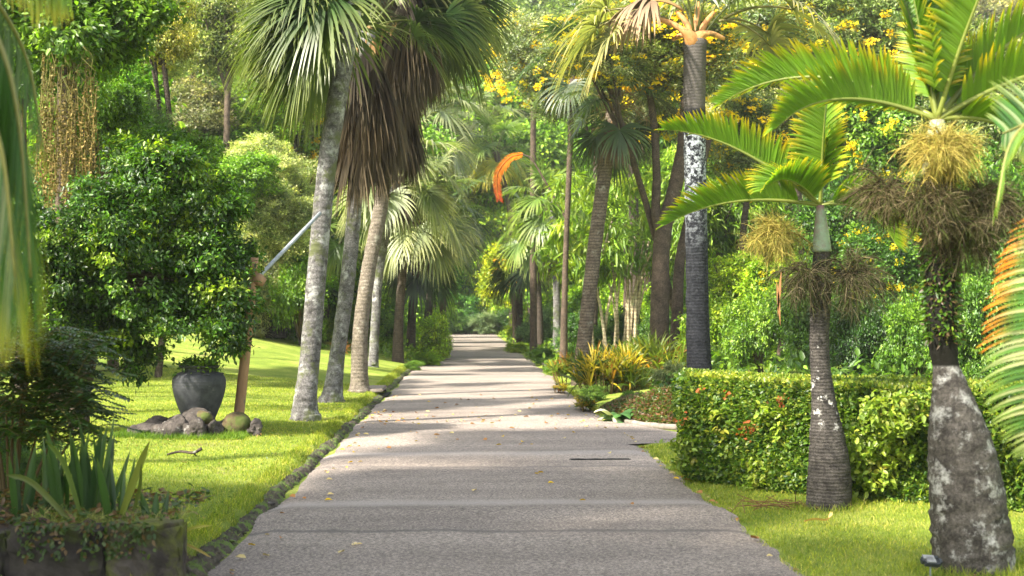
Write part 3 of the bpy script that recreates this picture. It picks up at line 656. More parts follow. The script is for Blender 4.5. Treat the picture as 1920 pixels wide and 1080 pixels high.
# ================================================================== BOTTLE PALMS (right foreground)
BC = ((0.055, 0.16, 0.015), (0.165, 0.31, 0.02)); BT = (0.75, 0.50, 0.02)
def bfr(pitch, length=1.75, curve=1.15, seed=0, vee=.75): return pin_frond(pitch, length, .33, 64, curve, vee, BC, BT, .45, seed, .060)
def place_fronds(t, top, specs):
    for (az, pitch, length, curve, roll) in specs:
        o = link('frond', bfr(pitch, length, curve, int(az * 10) % 4), t, top, az)
        o.rotation_euler = (R(roll), 0, az) if roll == 0 else (Matrix.Rotation(az, 3, 'Z') @ Matrix.Rotation(R(roll), 3, 'X')).to_euler()
def inflor(parent, loc, size, cols, seed, name, n=26, dens=16, down=.6, dirx=0.0, thick=.004):
    n = int(n * 1.8); dens = int(dens * 2.2)
    """bushy branched flower or fruit head: rays that fork into many fine rachillae"""
    rg = np.random.default_rng(seed); m = MB(); K = n * dens
    O = unit(rg.normal(0, 1, (n, 3)) + np.array([dirx, -.1, -down * .5]))
    for q in range(n):
        e = O[q] * size * rg.uniform(.5, 1.0) * np.array([1, .8, .75])
        pts = spline([[0, 0, 0], e * .5 + [0, 0, .08 * size], e + [0, 0, -.18 * size * down]], 6)
        add_tube(m, pts, np.linspace(.009, .004, 6), 4, np.array(cols[0]) * rg.uniform(.6, 1), cap=False)
        u = rg.uniform(.25, 1, dens); P = np.stack([np.interp(u, np.linspace(0, 1, 6), pts[:, c]) for c in range(3)], 1)
        D = unit(O[q] * .5 + rg.normal(0, .65, (dens, 3)) - np.array([0, 0, down * .3]))
        cc = np.array([cols[i] for i in rg.integers(0, len(cols), dens)]) * np.exp(rg.normal(0, .2, (dens, 1)))
        add_blades(m, P, D, unit(rg.normal(0, 1, (dens, 3))), size * rg.uniform(.25, .55, dens), thick * 1.0, .9 * down, cc, None, 4)
    return link(name, m.mesh('rachillae', DRY), parent, loc)
YC = [(0.30, 0.27, 0.08), (0.38, 0.34, 0.12), (0.25, 0.27, 0.07)]; BRC = [(0.04, 0.036, 0.024), (0.075, 0.068, 0.048), (0.045, 0.06, 0.02), (0.14, 0.13, 0.105), (0.04, 0.07, 0.015)]

# first: slim spindle trunk in front of the hedge
b = at(1553, 966, 12.25); z0 = gzf(b.x, b.y)
p1 = thing('bottle_palm', (b.x, b.y, z0), 'slim spindle shaped palm with white spotted dark trunk in front of the hedge', 'palm tree')
rows = [(0, 0, -.1, .185)]
for px, py, r in [(1553, 966, .19), (1554, 930, .192), (1555, 880, .182), (1551, 820, .150), (1545, 760, .110), (1539, 700, .088), (1536, 640, .084), (1538, 580, .088), (1540, 520, .088), (1541, 468, .07)]:
    c = at(px, py, 12.25); rows.append((c.x - b.x, 0, c.z - z0, r))
link('trunk', palm_trunk(rows, bark=BARK_SLIM, seg=22, nrow=90, seed=31), p1)
top = Vector(rows[-1][:3]); c = at(1538, 385, 12.25); ct = Vector((c.x - b.x, 0, c.z - z0))
m = MB(); s_ = spline([list(top + Vector((0, 0, -.02))) + [.085], list(top.lerp(ct, .3)) + [.07], list(top.lerp(ct, .7)) + [.05], list(ct) + [.032]], 16)
add_tube(m, s_[:, :3], s_[:, 3], 16); link('crownshaft', m.mesh('crownshaft', SHAFT, True), p1)
PI = math.pi
place_fronds(p1, ct, [(PI + .12, 46, 1.55, .9, 25), (PI - .1, 12, 1.4, .8, 30), (1.35, 74, 1.15, .6, 0), (.55, 66, 1.3, 1.0, -20), (.1, 20, .9, 1.8, -15), (-.35, 8, .8, 1.8, 0), (PI + .6, 40, .8, 1.5, 0), (-1.0, 78, 1.0, .9, 10)])
inflor(p1, top + Vector((-.33, .10, .15)), .36, YC, 1, 'yellow_flower_head', 34, 22, .7, -.5)
inflor(p1, top + Vector((-.15, -.1, -.22)), .37, BRC, 2, 'dry_fruit_head', 26, 20, 1.0, -.2)
inflor(p1, top + Vector((.20, -.08, -.22)), .43, BRC, 3, 'dry_fruit_head', 32, 22, .9, .5)
for q, (dx, dy_) in enumerate([(-.40, -.30), (-.44, -.38)]):
    m = MB(); add_blades(m, np.array([[0, 0, 0.]]), np.array([[-.1 + .2 * q, 0, -1.]]), np.array([[1., 0, 0]]), .38, .028, .5, (0.36, 0.20, 0.12), (.3, .16, .1), 6, 'fan')
    link('dry_bract', m.mesh('dry_bract', DRY), p1, top + Vector((dx, -.2, dy_ + .1)))

# second: big bottle trunk at the right
b = at(1824, 1092, 9.35); z0 = gzf(b.x, b.y)
p2 = thing('bottle_palm', (b.x, b.y, z0), 'fat bottle shaped palm with lichen patched grey trunk at the right foreground', 'palm tree')
rows = [(0, 0, -.15, .265)]
for px, py, r in [(1826, 1085, .265), (1824, 1030, .262), (1816, 960, .248), (1808, 890, .232), (1799, 830, .205), (1789, 770, .158), (1780, 720, .112), (1773, 685, .086), (1768, 640, .096), (1764, 560, .105), (1762, 480, .108), (1762, 400, .11), (1760, 330, .115)]:
    c = at(px, py, 9.35); rows.append((c.x - b.x, 0, c.z - z0, r))
BARK_BOTTLE2 = bark_material('bottle_bark_upper_dark', (0.022, 0.019, 0.017), (0.125, 0.11, 0.098), (0.42, 0.41, 0.39), 10, 0.0, 9, (0.53, 0.64), 6, dark_band=(1.34, 1.52, (0.010, 0.009, 0.006)))
link('trunk', palm_trunk(rows, bark=BARK_BOTTLE2, seg=28, nrow=120, seed=32, ringamp=.02), p2)
# epiphytes clinging to the dark upper trunk
rg = np.random.default_rng(8); m = MB(); K = 2600
zz = rg.uniform(1.5, 2.62, K); aa = rg.uniform(0, 6.28, K); O = np.stack([np.cos(aa), np.sin(aa), 0 * aa], 1)
cx = np.interp(zz, [r[2] for r in rows], [r[0] for r in rows])
add_leaves(m, np.stack([cx, 0 * zz, zz], 1) + O * .10, O + rg.normal(0, .5, (K, 3)) - [0, 0, .5], O + rg.normal(0, .5, (K, 3)), rg.uniform(.015, .06, K), rg.uniform(.01, .025, K), pick(rg, G_DARK + [((0.08, 0.06, 0.04), 5)], K))
link('clinging_moss', m.mesh('clinging_moss', LEAF), p2)
top = Vector(rows[-1][:3]); c = at(1757, 225, 9.35); ct = Vector((c.x - b.x, 0, c.z - z0))
m = MB(); s_ = spline([list(top) + [.11], list(top.lerp(ct, .5)) + [.085], list(ct) + [.045]], 12)
add_tube(m, s_[:, :3], s_[:, 3], 16); link('crownshaft', m.mesh('crownshaft', SHAFT, True), p2)
place_fronds(p2, ct, [(PI + .1, 30, 1.25, 1.5, 35), (PI - .4, 40, 1.65, 1.4, 30), (1.9, 70, 1.3, .7, 0), (.1, 50, 1.7, .8, -30), (-.25, 35, 1.6, 1.0, -25), (.7, 62, 1.5, .9, -20), (.0, 10, 1.2, 2.2, 0), (.35, 18, 1.3, 2.4, 15), (-.9, 70, 1.3, 1.0, 0), (2.4, 80, 1.3, .7, 0)])
inflor(p2, top + Vector((-.04, -.20, .17)), .31, YC, 11, 'yellow_flower_head', 44, 26, .8, 0)
inflor(p2, top + Vector((-.36, -.05, -.10)), .33, BRC, 12, 'dry_fruit_head', 34, 22, .9, -.3)
inflor(p2, top + Vector((-.10, -.18, -.20)), .30, BRC, 13, 'dry_fruit_head', 44, 26, .9, 0)
inflor(p2, top + Vector((.26, -.08, -.18)), .33, BRC, 14, 'dry_fruit_head', 44, 26, 1.0, .3)
inflor(p2, top + Vector((.12, -.12, -.36)), .34, BRC, 15, 'dry_fruit_head', 30, 24, 1.0, .3)

# close palm beyond the right frame edge: pale striped frond with orange tips, and one above
c = at(2060, 470, 6.2)
t = thing('feather_palm', (c.x + .35, 6.6, gzf(c.x + .35, 6.6)), 'palm at the right frame edge with pale striped frond tipped orange', 'palm tree')
lo = Vector(t.location)
m = MB(); add_tube(m, spline([[0, 0, -.1], [0, 0, .6], [-.02, 0, 1.4], [-.05, 0, 2.3]], 20), np.interp(np.linspace(0, 1, 20), [0, .4, 1], [.17, .13, .07]), 14); link('trunk', m.mesh('trunk', BARK_BROWN, True), t)
def arc_frond(parent, pts, leafL, side_fn, cols, tips, name='frond', nl=46, W=.03, droop=.3, tipstart=.6, seed=0, r0=.018, mat=None, k=6, both=True):
    rg = np.random.default_rng(seed); P0 = spline(pts, 40); T0 = unit(np.gradient(P0, axis=0)); m = MB()
    add_tube(m, P0, np.linspace(r0, .004, 40), 6, (0.26, 0.27, 0.10))
    for s in ((-1, 1) if both else (1,)):
        u = np.linspace(.08, .99, nl) + rg.normal(0, .002, nl); i = np.clip(u, 0, 1) * 39
        P = np.stack([np.interp(i, np.arange(40), P0[:, c]) for c in range(3)], 1); T = unit(np.stack([np.interp(i, np.arange(40), T0[:, c]) for c in range(3)], 1))
        D = unit(np.array(side_fn(s, T)) + rg.normal(0, .03, (nl, 3)))
        L = leafL * np.interp(u, [0, .2, .7, 1], [.6, 1, .95, .35]) * rg.uniform(.93, 1.05, nl)
        b_ = np.array(cols[0]) * np.exp(rg.normal(0, .2, (nl, 1))); alt = np.array(cols[1]); b_ = np.where(rg.uniform(0, 1, (nl, 1)) > .5, b_, alt * np.exp(rg.normal(0, .1, (nl, 1))))
        tp = np.where(u[:, None] < tips[2], np.array(tips[0]), np.array(tips[1])) if len(tips) == 3 and hasattr(tips[0], '__len__') else np.array(tips)
        add_blades(m, P, D, T, L, W, droop, b_, tp * np.exp(rg.normal(0, .1, (nl, 1))), k, 'lin', tipstart, fold=.25)
    o = link(name, m.mesh('frond', mat or LEAF), parent, -lo if parent else (0, 0, 0)); return o
P3 = lambda px, py, d: list(at(px, py, d))
arc_frond(t, [P3(2090, 330, 6.9), P3(1990, 420, 6.4), P3(1945, 560, 6.15), P3(1940, 740, 6.0), P3(1985, 900, 6.0)], .31, lambda s, T: np.array([-1.0 if s < 0 else .9, -.25, .25]) + T * .35,
          ((0.07, 0.18, 0.04), (0.36, 0.42, 0.26)), ((0.90, 0.26, 0.01), (0.22, 0.34, 0.07), .60), seed=3, nl=84, W=.021, droop=.55, tipstart=.45)
for o in list(t.children)[-1:]: tag(o, 'pale striped frond with orange leaflet tips', None)
arc_frond(t, [P3(2120, 300, 6.6), P3(2060, 200, 6.5), P3(1990, 190, 6.4), P3(1900, 260, 6.3), P3(1868, 390, 6.2)], .30, lambda s, T: np.array([.25 * s, s * .8, -.3]) + T * .5, ((0.07, 0.17, 0.03), (0.12, 0.24, 0.04)), (0.20, 0.27, 0.05), seed=4, nl=50, W=.026)
arc_frond(t, [P3(2120, 330, 6.9), P3(2040, 230, 6.9), P3(1950, 225, 6.8), P3(1880, 250, 6.7)], .32, lambda s, T: np.array([.1, s * .5, s * .8]) + T * .6, ((0.05, 0.14, 0.035), (0.22, 0.30, 0.18)), (0.20, 0.27, 0.05), seed=5, nl=44, W=.03)
arc_frond(t, [P3(2120, 360, 6.9), P3(2020, 330, 6.9), P3(1950, 400, 6.8), P3(1930, 480, 6.7)], .30, lambda s, T: np.array([.5 * s, s * .3, -.5]) + T * .6, ((0.05, 0.14, 0.035), (0.10, 0.2, 0.08)), (0.20, 0.27, 0.05), seed=6, nl=40, W=.03)

# ================================================================== LEFT FOREGROUND PALM (crown beyond the frame)
c = at(-190, 100, 5.4)
t = thing('feather_palm', (c.x - .3, 5.6, gzf(c.x - .3, 5.6)), 'palm at the left frame edge with long drooping green and yellow leaflets', 'palm tree')
lo = Vector(t.location)
ztop = 3.6 - lo.z
m = MB(); add_tube(m, spline([[0, 0, -.1], [0, 0, 1.2], [.02, 0, 2.4], [0, 0, ztop]], 24), np.interp(np.linspace(0, 1, 24), [0, .3, 1], [.2, .15, .10]), 16); link('trunk', m.mesh('trunk', BARK_GREY, True), t)
hang = lambda s, T: np.array([.10 * s + .02, .14 * s, -1.0]) + T * .25
LG = ((0.05, 0.16, 0.015), (0.09, 0.22, 0.06)); TY = (0.42, 0.42, 0.05)
arc_frond(t, [list(lo + Vector((0, 0, ztop))), P3(-90, -60, 5.3), P3(-10, 60, 5.2), P3(34, 220, 5.1), P3(58, 520, 5.05)], .92, hang, LG, TY, seed=7, nl=95, W=.036, droop=.5, tipstart=.65, k=8)
arc_frond(t, [list(lo + Vector((0, 0, ztop))), P3(-110, 60, 4.9), P3(-45, 150, 4.8), P3(4, 290, 4.8), P3(28, 520, 4.8)], .72, hang, ((0.06, 0.16, 0.05), (0.24, 0.32, 0.20)), TY, seed=8, nl=90, W=.034, droop=.6, k=8)
arc_frond(t, [list(lo + Vector((0, 0, ztop))), P3(-120, -200, 5.7), P3(-10, -190, 5.8), P3(70, -120, 5.9), P3(125, -30, 6.0)], .45, hang, ((0.10, 0.22, 0.02), (0.16, 0.28, 0.03)), TY, seed=9, nl=44, W=.032, droop=.5, k=8)
arc_frond(t, [list(lo + Vector((0, 0, ztop))), P3(-100, -80, 6.2), P3(-10, 0, 6.3), P3(50, 110, 6.4), P3(78, 250, 6.4)], .60, hang, ((0.07, 0.16, 0.04), (0.12, 0.2, 0.10)), (0.5, 0.36, 0.04), seed=10, nl=44, W=.022, droop=.5, k=8)
arc_frond(t, [list(lo + Vector((0, 0, ztop))), P3(-70, 60, 5.5), P3(-20, 200, 5.5), P3(16, 340, 5.5), P3(30, 480, 5.5)], .85, hang, ((0.04, 0.12, 0.02), (0.08, 0.19, 0.04)), TY, seed=16, nl=80, W=.034, droop=.5, k=8)
arc_frond(t, [list(lo + Vector((0, 0, ztop))), P3(-90, -20, 5.0), P3(-30, 160, 4.9), P3(12, 380, 4.9), P3(36, 540, 4.9)], .70, hang, ((0.05, 0.15, 0.02), (0.12, 0.24, 0.06)), TY, seed=17, nl=70, W=.030, droop=.5, k=8)

# palm with curtains of seed strands
b = at(112, 700, 22.5); z0 = gzf(b.x, b.y)
t = thing('strand_hung_tree', (b.x, b.y, z0), 'green tree at the left hung with curtains of thin brown beaded strands', 'tree')
tz = at(112, 60, 22.5).z - z0
m = MB(); s_ = spline([[0, 0, -.1, .2], [0, .1, 2, .16], [0, .3, 4, .15], [0, .3, tz, .15]], 40); add_tube(m, s_[:, :3], s_[:, 3], 14); link('trunk', m.mesh('trunk', BARK_BROWN, True), t)
link('crown', crown_mesh('mid', 1), t, (0, .6, tz + .4), 1.0, (.62, .62, .55))
rg = np.random.default_rng(77)
for q in range(60):
    a = at(rg.uniform(72, 180), rg.uniform(100, 230), 22.3 + rg.uniform(-.8, .3)); L_ = rg.uniform(1.1, 2.0)
    if a.x < b.x - .25 + 9: pass
    m = MB(); k = int(L_ / .028); u = np.linspace(0, 1, k)
    px_ = np.stack([.05 * np.sin(u * 3 + q), .05 * np.cos(u * 2 + q), -u * L_], 1) + rg.normal(0, .006, (k, 3))
    add_leaves(m, px_, rg.normal(0, 1, (k, 3)), rg.normal(0, 1, (k, 3)), .050, .034, pick(rg, [((0.15, 0.13, 0.05), 3), ((0.24, 0.20, 0.10), 2), ((0.09, 0.10, 0.03), 3)], k))
    add_tube(m, px_[::6], .005, 4, (.2, .17, .08), cap=False)
    add_tube(m, [[0, 0, 0], [.02, 0, .15], [(b.x - a.x) * .25, 0, .35]], .006, 4, (.2, .2, .08), cap=False)
    link('seed_strand', m.mesh('seed_strand', DRY), t, a - Vector(t.location))

# ================================================================== DARK TREE PROPPED BY A POST, LEFT
b = at(150, 742, 19.5); z0 = gzf(b.x, b.y)
t = thing('broadleaf_tree', (b.x, b.y, z0), 'dark glossy broadleaf tree with low spreading crown hanging over the urn', 'tree')
rel = lambda px, py, d: at(px, py, d) - Vector((b.x, b.y, z0))
m = MB(); rg = np.random.default_rng(5)
add_tube(m, spline([[0, 0, -.2], [0, 0, .3], list(rel(170, 600, 19.5)), list(rel(210, 500, 19.5))], 20), np.linspace(.16, .10, 20), 12, (1, 1, 1), .05, rg)
for e in [(60, 470), (140, 360), (250, 330), (330, 430), (430, 560), (400, 620), (280, 600), (90, 600)]:
    a_ = rel(210, 510, 19.5); e_ = rel(*e, 19.3); add_tube(m, spline([list(a_), list((a_ + e_) / 2 + Vector((0, 0, .1))), list(e_)], 10), np.linspace(.07, .015, 10), 7, (1, 1, 1), .05, rg)
link('trunk', m.mesh('trunk', BARK_DARK, True), t)
m = MB()
blobs = [(230, 300, 26, 46), (345, 305, 34, 30), (410, 400, 46, 26), (455, 470, 22, 40), (60, 480, 40, 60), (385, 370, 55, 45), (320, 300, 50, 32), (30, 430, 60, 70), (40, 560, 60, 70), (270, 310, 30, 40), (110, 500, 95, 80), (195, 430, 84, 70), (285, 370, 62, 50), (250, 520, 110, 85), (350, 440, 60, 52), (390, 540, 80, 70), (320, 580, 90, 40), (420, 580, 48, 50), (170, 600, 95, 52), (90, 600, 70, 55), (235, 630, 80, 38), (350, 618, 70, 14), (185, 372, 40, 30), (110, 465, 70, 45), (395, 480, 45, 45), (265, 668, 20, 36), (425, 640, 24, 26)]
for (bx_, by_, rx_, ry_) in blobs:
    cc = np.array(rel(bx_, by_, 19.3 + rg.uniform(-.5, .5))); k = 19.3 / F
    nc = max(10, int(rx_ * ry_ / 80)); dv = unit(rg.normal(0, 1, (nc, 3))); rr = np.where(rg.uniform(0, 1, (nc, 1)) < .14, rg.uniform(1.1, 1.35, (nc, 1)), rg.uniform(.4, 1.05, (nc, 1)) ** .6)
    Cc = cc + dv * rr * np.array([rx_ * k, rx_ * k * 1.1, ry_ * k])
    clump_leaves(m, rg, Cc, unit(dv + [0, 0, .3]), 84, .085, .070, .034, G_DARK[:2] + [((0.018, 0.05, 0.01), 4), ((0.075, 0.17, 0.018), 3.5), ((0.20, 0.31, 0.02), 1.6)], .4, droop=.5)
link('crown', m.mesh('crown', LEAF), t)

# post, prop pole, urn, stones
b = at(446, 800, 19.6); z0 = gzf(b.x, b.y); tp = at(476, 483, 19.6)
t = thing('wooden_post', (b.x, b.y, z0), 'round weathered wooden post propping the dark tree beside the urn', 'post')
m = MB(); add_tube(m, spline([[0, 0, -.2], [0, 0, .1], [(tp.x - b.x) * .6, 0, (tp.z - z0) * .55], [tp.x - b.x, 0, tp.z - z0]], 24), np.linspace(.078, .062, 24), 14, (1, 1, 1), .03, rg)
link('post', m.mesh('post', WOODM, True), t)
m = MB(); e = at(482, 522, 19.6) - Vector((b.x, b.y, z0)); add_tube(m, [e + Vector((-.06, 0, .03)), e + Vector((.03, 0, -.02)), e + Vector((.10, 0, -.06))], [.075, .085, .06], 12)
link('joint_block', m.mesh('joint_block', WOODM, True), t)
a = at(484, 520, 19.6); e = at(600, 400, 21.75)
m = MB(); add_tube(m, [Vector((0, 0, 0)), (e - a) * .5, e - a], .029, 12); o = link('brace_pole', m.mesh('brace_pole', STEEL, True), None, a)
tag(o, 'pale metal brace pole slanting from the wooden post up to the nearest palm', 'pole')

b = at(373, 800, 19.3); z0 = gzf(b.x, b.y)
uz = at(373, 798, 19.3).z - z0
t = thing('urn', (b.x, b.y, z0 + uz), 'large dark grey clay urn standing on the ring of stones', 'urn')
prof = [(0, 0), (.17, 0), (.19, .03), (.225, .12), (.285, .27), (.328, .40), (.350, .50), (.357, .57), (.352, .625), (.328, .675), (.285, .71), (.245, .722), (.225, .735), (.228, .765), (.262, .79), (.270, .805), (.262, .815), (.24, .805), (.215, .78), (.205, .70), (.0, .69)]
pr = np.array(prof); th = np.linspace(0, 2 * PI, 56, endpoint=False); k = len(pr)
fine = np.concatenate([spline(pr[:], 110)]); k = len(fine); rr = np.abs(fine[:, 0])[:, None] * (1 + .006 * np.sin(fine[:, 1] * 160))[:, None]
v = np.stack([rr * np.cos(th), rr * np.sin(th), np.repeat(fine[:, 1:2], 56, 1)], -1).reshape(-1, 3)
i = np.arange(k - 1)[:, None] * 56; j = np.arange(56)[None]; j2 = (j + 1) % 56
m = MB(); m.add(v, (1, 1, 1), quads=np.stack([i + j, i + j2, i + 56 + j2, i + 56 + j], -1).reshape(-1, 4)); link('body', m.mesh('urn_body', URN, True), t)
for s in range(4):
    a_ = s * PI / 2 + .5; m = MB(); q = np.linspace(0, PI, 9)
    add_tube(m, np.stack([.29 + .045 * np.sin(q), (q / PI - .5) * .11, .695 + 0 * q], 1), .012, 6); o = link('lug', m.mesh('lug', URN, True), t); o.rotation_euler = (0, 0, a_)
rg = np.random.default_rng(55); m = MB()
Cc = rg.normal(0, .045, (34, 3)) * [1.7, 1.7, .2] + [0, 0, .80]; clump_leaves(m, rg, Cc, unit(Cc - [0, 0, .7]), 34, .055, .07, .03, G_DARK, .3)
link('planting', m.mesh('planting', LEAFG), t)

def rock(name, loc, sx, sy, sz, mat, seed, rz=0, sub=3, amp=.22, parent=None):
    rg = np.random.default_rng(seed); import bmesh
    bm = bmesh.new(); bmesh.ops.create_icosphere(bm, subdivisions=sub, radius=1)
    ks = rg.normal(0, 1.7, (6, 3)); ph = rg.uniform(0, 6, 6)
    for v in bm.verts:
        p = np.array(v.co); d = 1 + amp * sum(math.sin(float(ks[q] @ p) + ph[q]) for q in range(6)) / 2.2 + amp * .15 * rg.normal()
        v.co = Vector((p[0] * d * sx, p[1] * d * sy, p[2] * d * sz))
    me = bpy.data.meshes.new(name); bm.to_mesh(me); bm.free(); me.polygons.foreach_set('use_smooth', [sub > 2] * len(me.polygons)); me.materials.append(mat)
    o = link(name, me, parent, loc, rz); return o
stones = [(262, 832, .17, .12, .07, 'flat dark stone at the far left end of the ring under the urn'), (290, 818, .16, .13, .08, 'brown stone second from the left under the urn'), (305, 836, .15, .11, .08, 'low pale stone in front on the left of the ring under the urn'),
          (325, 812, .17, .13, .08, 'dark slab behind, left of the urn foot'), (340, 834, .18, .12, .10, 'grey stone leaning in front of the urn, left of the round one'), (352, 806, .16, .13, .10, 'dark stone under the left side of the urn'),
          (372, 838, .14, .10, .08, 'small pale stone in the front centre of the ring'), (402, 812, .16, .13, .10, 'dark grey stone under the right side of the urn'), (397, 834, .15, .11, .10, 'lichen whitened stone in front on the right below the urn'),
          (424, 814, .13, .12, .09, 'dark stone between the urn and the mossy boulder'), (476, 826, .10, .09, .08, 'small grey stone at the far right end of the ring'), (372, 822, .20, .16, .10, 'broad stone carrying the urn foot'), (385, 820, .18, .16, .09, 'broad dark stone just right of the urn foot')]
for q, (px, py, sx, sy, sz, lab) in enumerate(stones):
    d = 1.65 * F / (py - 588) * .955; p = at(px, py, 19.3 - (py - 815) * .03); tag(rock('stone', (p.x, p.y, gzf(p.x, p.y) + sz * .85), sx * 1.15, sy * 1.2, sz * 1.45, ROCK, q + 5, q * 1.3, 4, .42), lab, 'stone', 'stones ringed under the urn')
p = at(446, 812, 19.2); tag(rock('boulder', (p.x, p.y - .05, gzf(p.x, p.y) + .13), .20, .19, .17, ROCKM, 60, 0, 4, .08), 'round mossy brown boulder against the foot of the wooden post', 'boulder')
p = at(381, 800, 18.9); tag(rock('boulder', (p.x, p.y, gzf(p.x, p.y) + .24), .125, .12, .10, ROCKM, 61, 0, 4, .08), 'small round mossy boulder leaning on the foot of the urn', 'boulder')
p = at(313, 862, 16.5)
m = MB(); add_tube(m, spline([[0, 0, .02], [.14, .05, .05], [.30, 0, .04], [.40, -.02, .09]], 12), np.linspace(.012, .02, 12), 6); add_tube(m, [[.3, 0, .04], [.33, .03, .0], [.36, .1, -.03]], .01, 5)
tag(link('fallen_branch', m.mesh('fallen_branch', BARK_DARK), None, (p.x, p.y, gzf(p.x, p.y))), 'short dark fallen branch on the lawn in front of the urn', 'branch')

# ================================================================== LEFT FOREGROUND BED
x1, x0, yf = at(338, 985, 8.75).x, -6.0, 8.75
t = thing('planter_wall', (x0, yf, gzf(-2.6, yf)), 'low dark mossy block wall holding the plant bed at bottom left', 'wall')
zb = gzf(-2.6, yf); wt = at(338, 985, 8.75).z - zb
import bmesh
def block(xa, xb, ya, yb, za, zc, seed, mat, nm='block', parent=None, loc=(0, 0, 0), amp=.012):
    bm = bmesh.new(); bmesh.ops.create_cube(bm, size=1)
    for v in bm.verts: v.co = Vector(((xa + xb) / 2 + v.co.x * (xb - xa), (ya + yb) / 2 + v.co.y * (yb - ya), (za + zc) / 2 + v.co.z * (zc - za)))
    bmesh.ops.bevel(bm, geom=bm.edges[:], offset=.018, segments=2, affect='EDGES')
    bmesh.ops.subdivide_edges(bm, edges=[e for e in bm.edges if e.calc_length() > .1], cuts=6, use_grid_fill=True)
    r_ = random.Random(seed)
    for v in bm.verts: v.co += Vector((r_.uniform(-1, 1), r_.uniform(-1, 1), r_.uniform(-1, 1))) * amp
    me = bpy.data.meshes.new(nm); bm.to_mesh(me); bm.free(); me.materials.append(mat); return link(nm, me, parent, loc)
xx = x1; wl = [.46, .60, .42, .55, .62, .5, .6]; q = 0
while q < 7:
    xa = xx - wl[q]
    block(xa + .008, xx, 0, .22, -.12, wt - [0, .015, .05, .0, .03, 0, .02][q], q, WALLM if q == 0 else WALLD, 'block', t, (-x0, 0, 0), .018)
    xx = xa; q += 1
m = MB(); gx = np.linspace(xx, x1 - .05, 40); gy = np.linspace(yf + .16, yf + 1.7, 22); GX, GY = np.meshgrid(gx, gy)
rg = np.random.default_rng(4); edge = sm(0, .5, x1 - .05 - GX) * (1 - sm(1.0, 1.7, GY - yf)); GZ = zb - .1 + (wt + .06 + .03 * rg.normal(0, 1, GX.shape)) * np.maximum(edge, .0)
GZ[0] = zb + wt - .06
i = np.arange(21)[:, None] * 40; j = np.arange(39)[None]
m.add(np.stack([GX, GY, GZ], -1), (1, 1, 1), quads=np.stack([i + j, i + j + 1, i + 40 + j + 1, i + 40 + j], -1).reshape(-1, 4))
tag(link('bed_soil', m.mesh('bed_soil', SOIL, True)), 'dark soil of the raised bed', 'soil', kind='structure')
bedz = zb + wt - .05
def sword_plant(px, base_py, d, hpx, n, label, seed, lean=0, w=.055, cols=((0.018, 0.055, 0.018), (0.035, 0.095, 0.02))):
    p = at(px, base_py, d); rg = np.random.default_rng(seed); m = MB(); h = hpx * d / F
    a = rg.uniform(0, 6.28, n); D = np.stack([np.cos(a) * .22 + lean, np.sin(a) * .15, np.ones(n)], 1) + rg.normal(0, .05, (n, 3))
    P = np.stack([np.cos(a) * .035, np.sin(a) * .035, -.02 + 0 * a], 1)
    add_blades(m, P, D, np.stack([np.ones(n), rg.normal(0, .5, n), 0 * a], 1), h * rg.uniform(.65, 1.05, n), w * rg.uniform(.8, 1.2, n), .12, np.array([cols[i] for i in rg.integers(0, 2, n)]), (0.07, 0.13, 0.03), 8, 'sword', .8, fold=.3)
    o = link('sword_plant', m.mesh('sword_leaves', LEAFG), None, p); return tag(o, label, 'plant', 'sword leaved plants in the bottom left bed')
sp = [(290, 975, 9.95, 85, 4, 'short sword leaved plant with four blades near the wall corner', .045), (331, 985, 10.0, 68, 2, 'lone narrow sword leaf standing at the wall corner', .035), (215, 985, 10.0, 150, 6, 'tall sword leaved plant whose blades stand against the lawn', .05),
      (165, 985, 10.2, 200, 7, 'tallest dark sword leaved plant, third clump from the wall corner', .055), (125, 988, 10.3, 185, 7, 'dense dark sword leaved clump in the middle of the bed', .055), (85, 990, 10.4, 165, 6, 'shaded sword leaved clump under the feathery shrub', .05),
      (190, 985, 10.6, 190, 6, 'sword leaved plant standing behind the tallest clump', .05), (35, 990, 10.2, 150, 5, 'darkest sword leaved clump at the left frame edge', .05)]
for q, (px, py, d, h, n, lab, w_) in enumerate(sp):
    d -= .8; p = at(px, py, d); o = sword_plant(px, py, d, h, n, lab, 20 + q, 0.03, w_); o.location.z = bedz - .02 + (0 if px < 300 else -.05)
# arching strap leaves
m = MB(); rg = np.random.default_rng(99)
for (a, b_, c_, w_, col) in [((228, 965), (255, 890), (280, 828), .05, (0.16, 0.20, 0.06)), ((130, 975), (60, 905), (10, 890), .04, (0.12, 0.16, 0.08)), ((150, 960), (120, 870), (85, 825), .035, (0.10, 0.16, 0.06)), ((250, 960), (262, 915), (265, 870), .025, (0.10, 0.14, 0.05)), ((330, 1010), (360, 990), (398, 985), .02, (0.35, 0.36, 0.15)), ((330, 1012), (370, 1030), (395, 1045), .018, (0.40, 0.36, 0.22))]:
    P0 = spline([P3(*a, 9.1), P3(*b_, 9.0), P3(*c_, 8.9)], 12); T = unit(np.gradient(P0, axis=0)); s_ = unit(np.cross(T, [0, 1, 0])); wd = w_ * np.interp(np.linspace(0, 1, 12), [0, .3, .8, 1], [.7, 1, .8, .08])[:, None] * .5
    m.add(np.stack([P0 - s_ * wd, P0 + [0, .015, 0], P0 + s_ * wd], 1).reshape(-1, 3), col, quads=[(x * 3 + y, x * 3 + y + 1, x * 3 + y + 4, x * 3 + y + 3) for x in range(11) for y in range(2)])
tag(link('strap_leaf_plant', m.mesh('strap_leaves', LEAF)), 'plant with a few long pale arching strap leaves among the sword plants', 'plant')
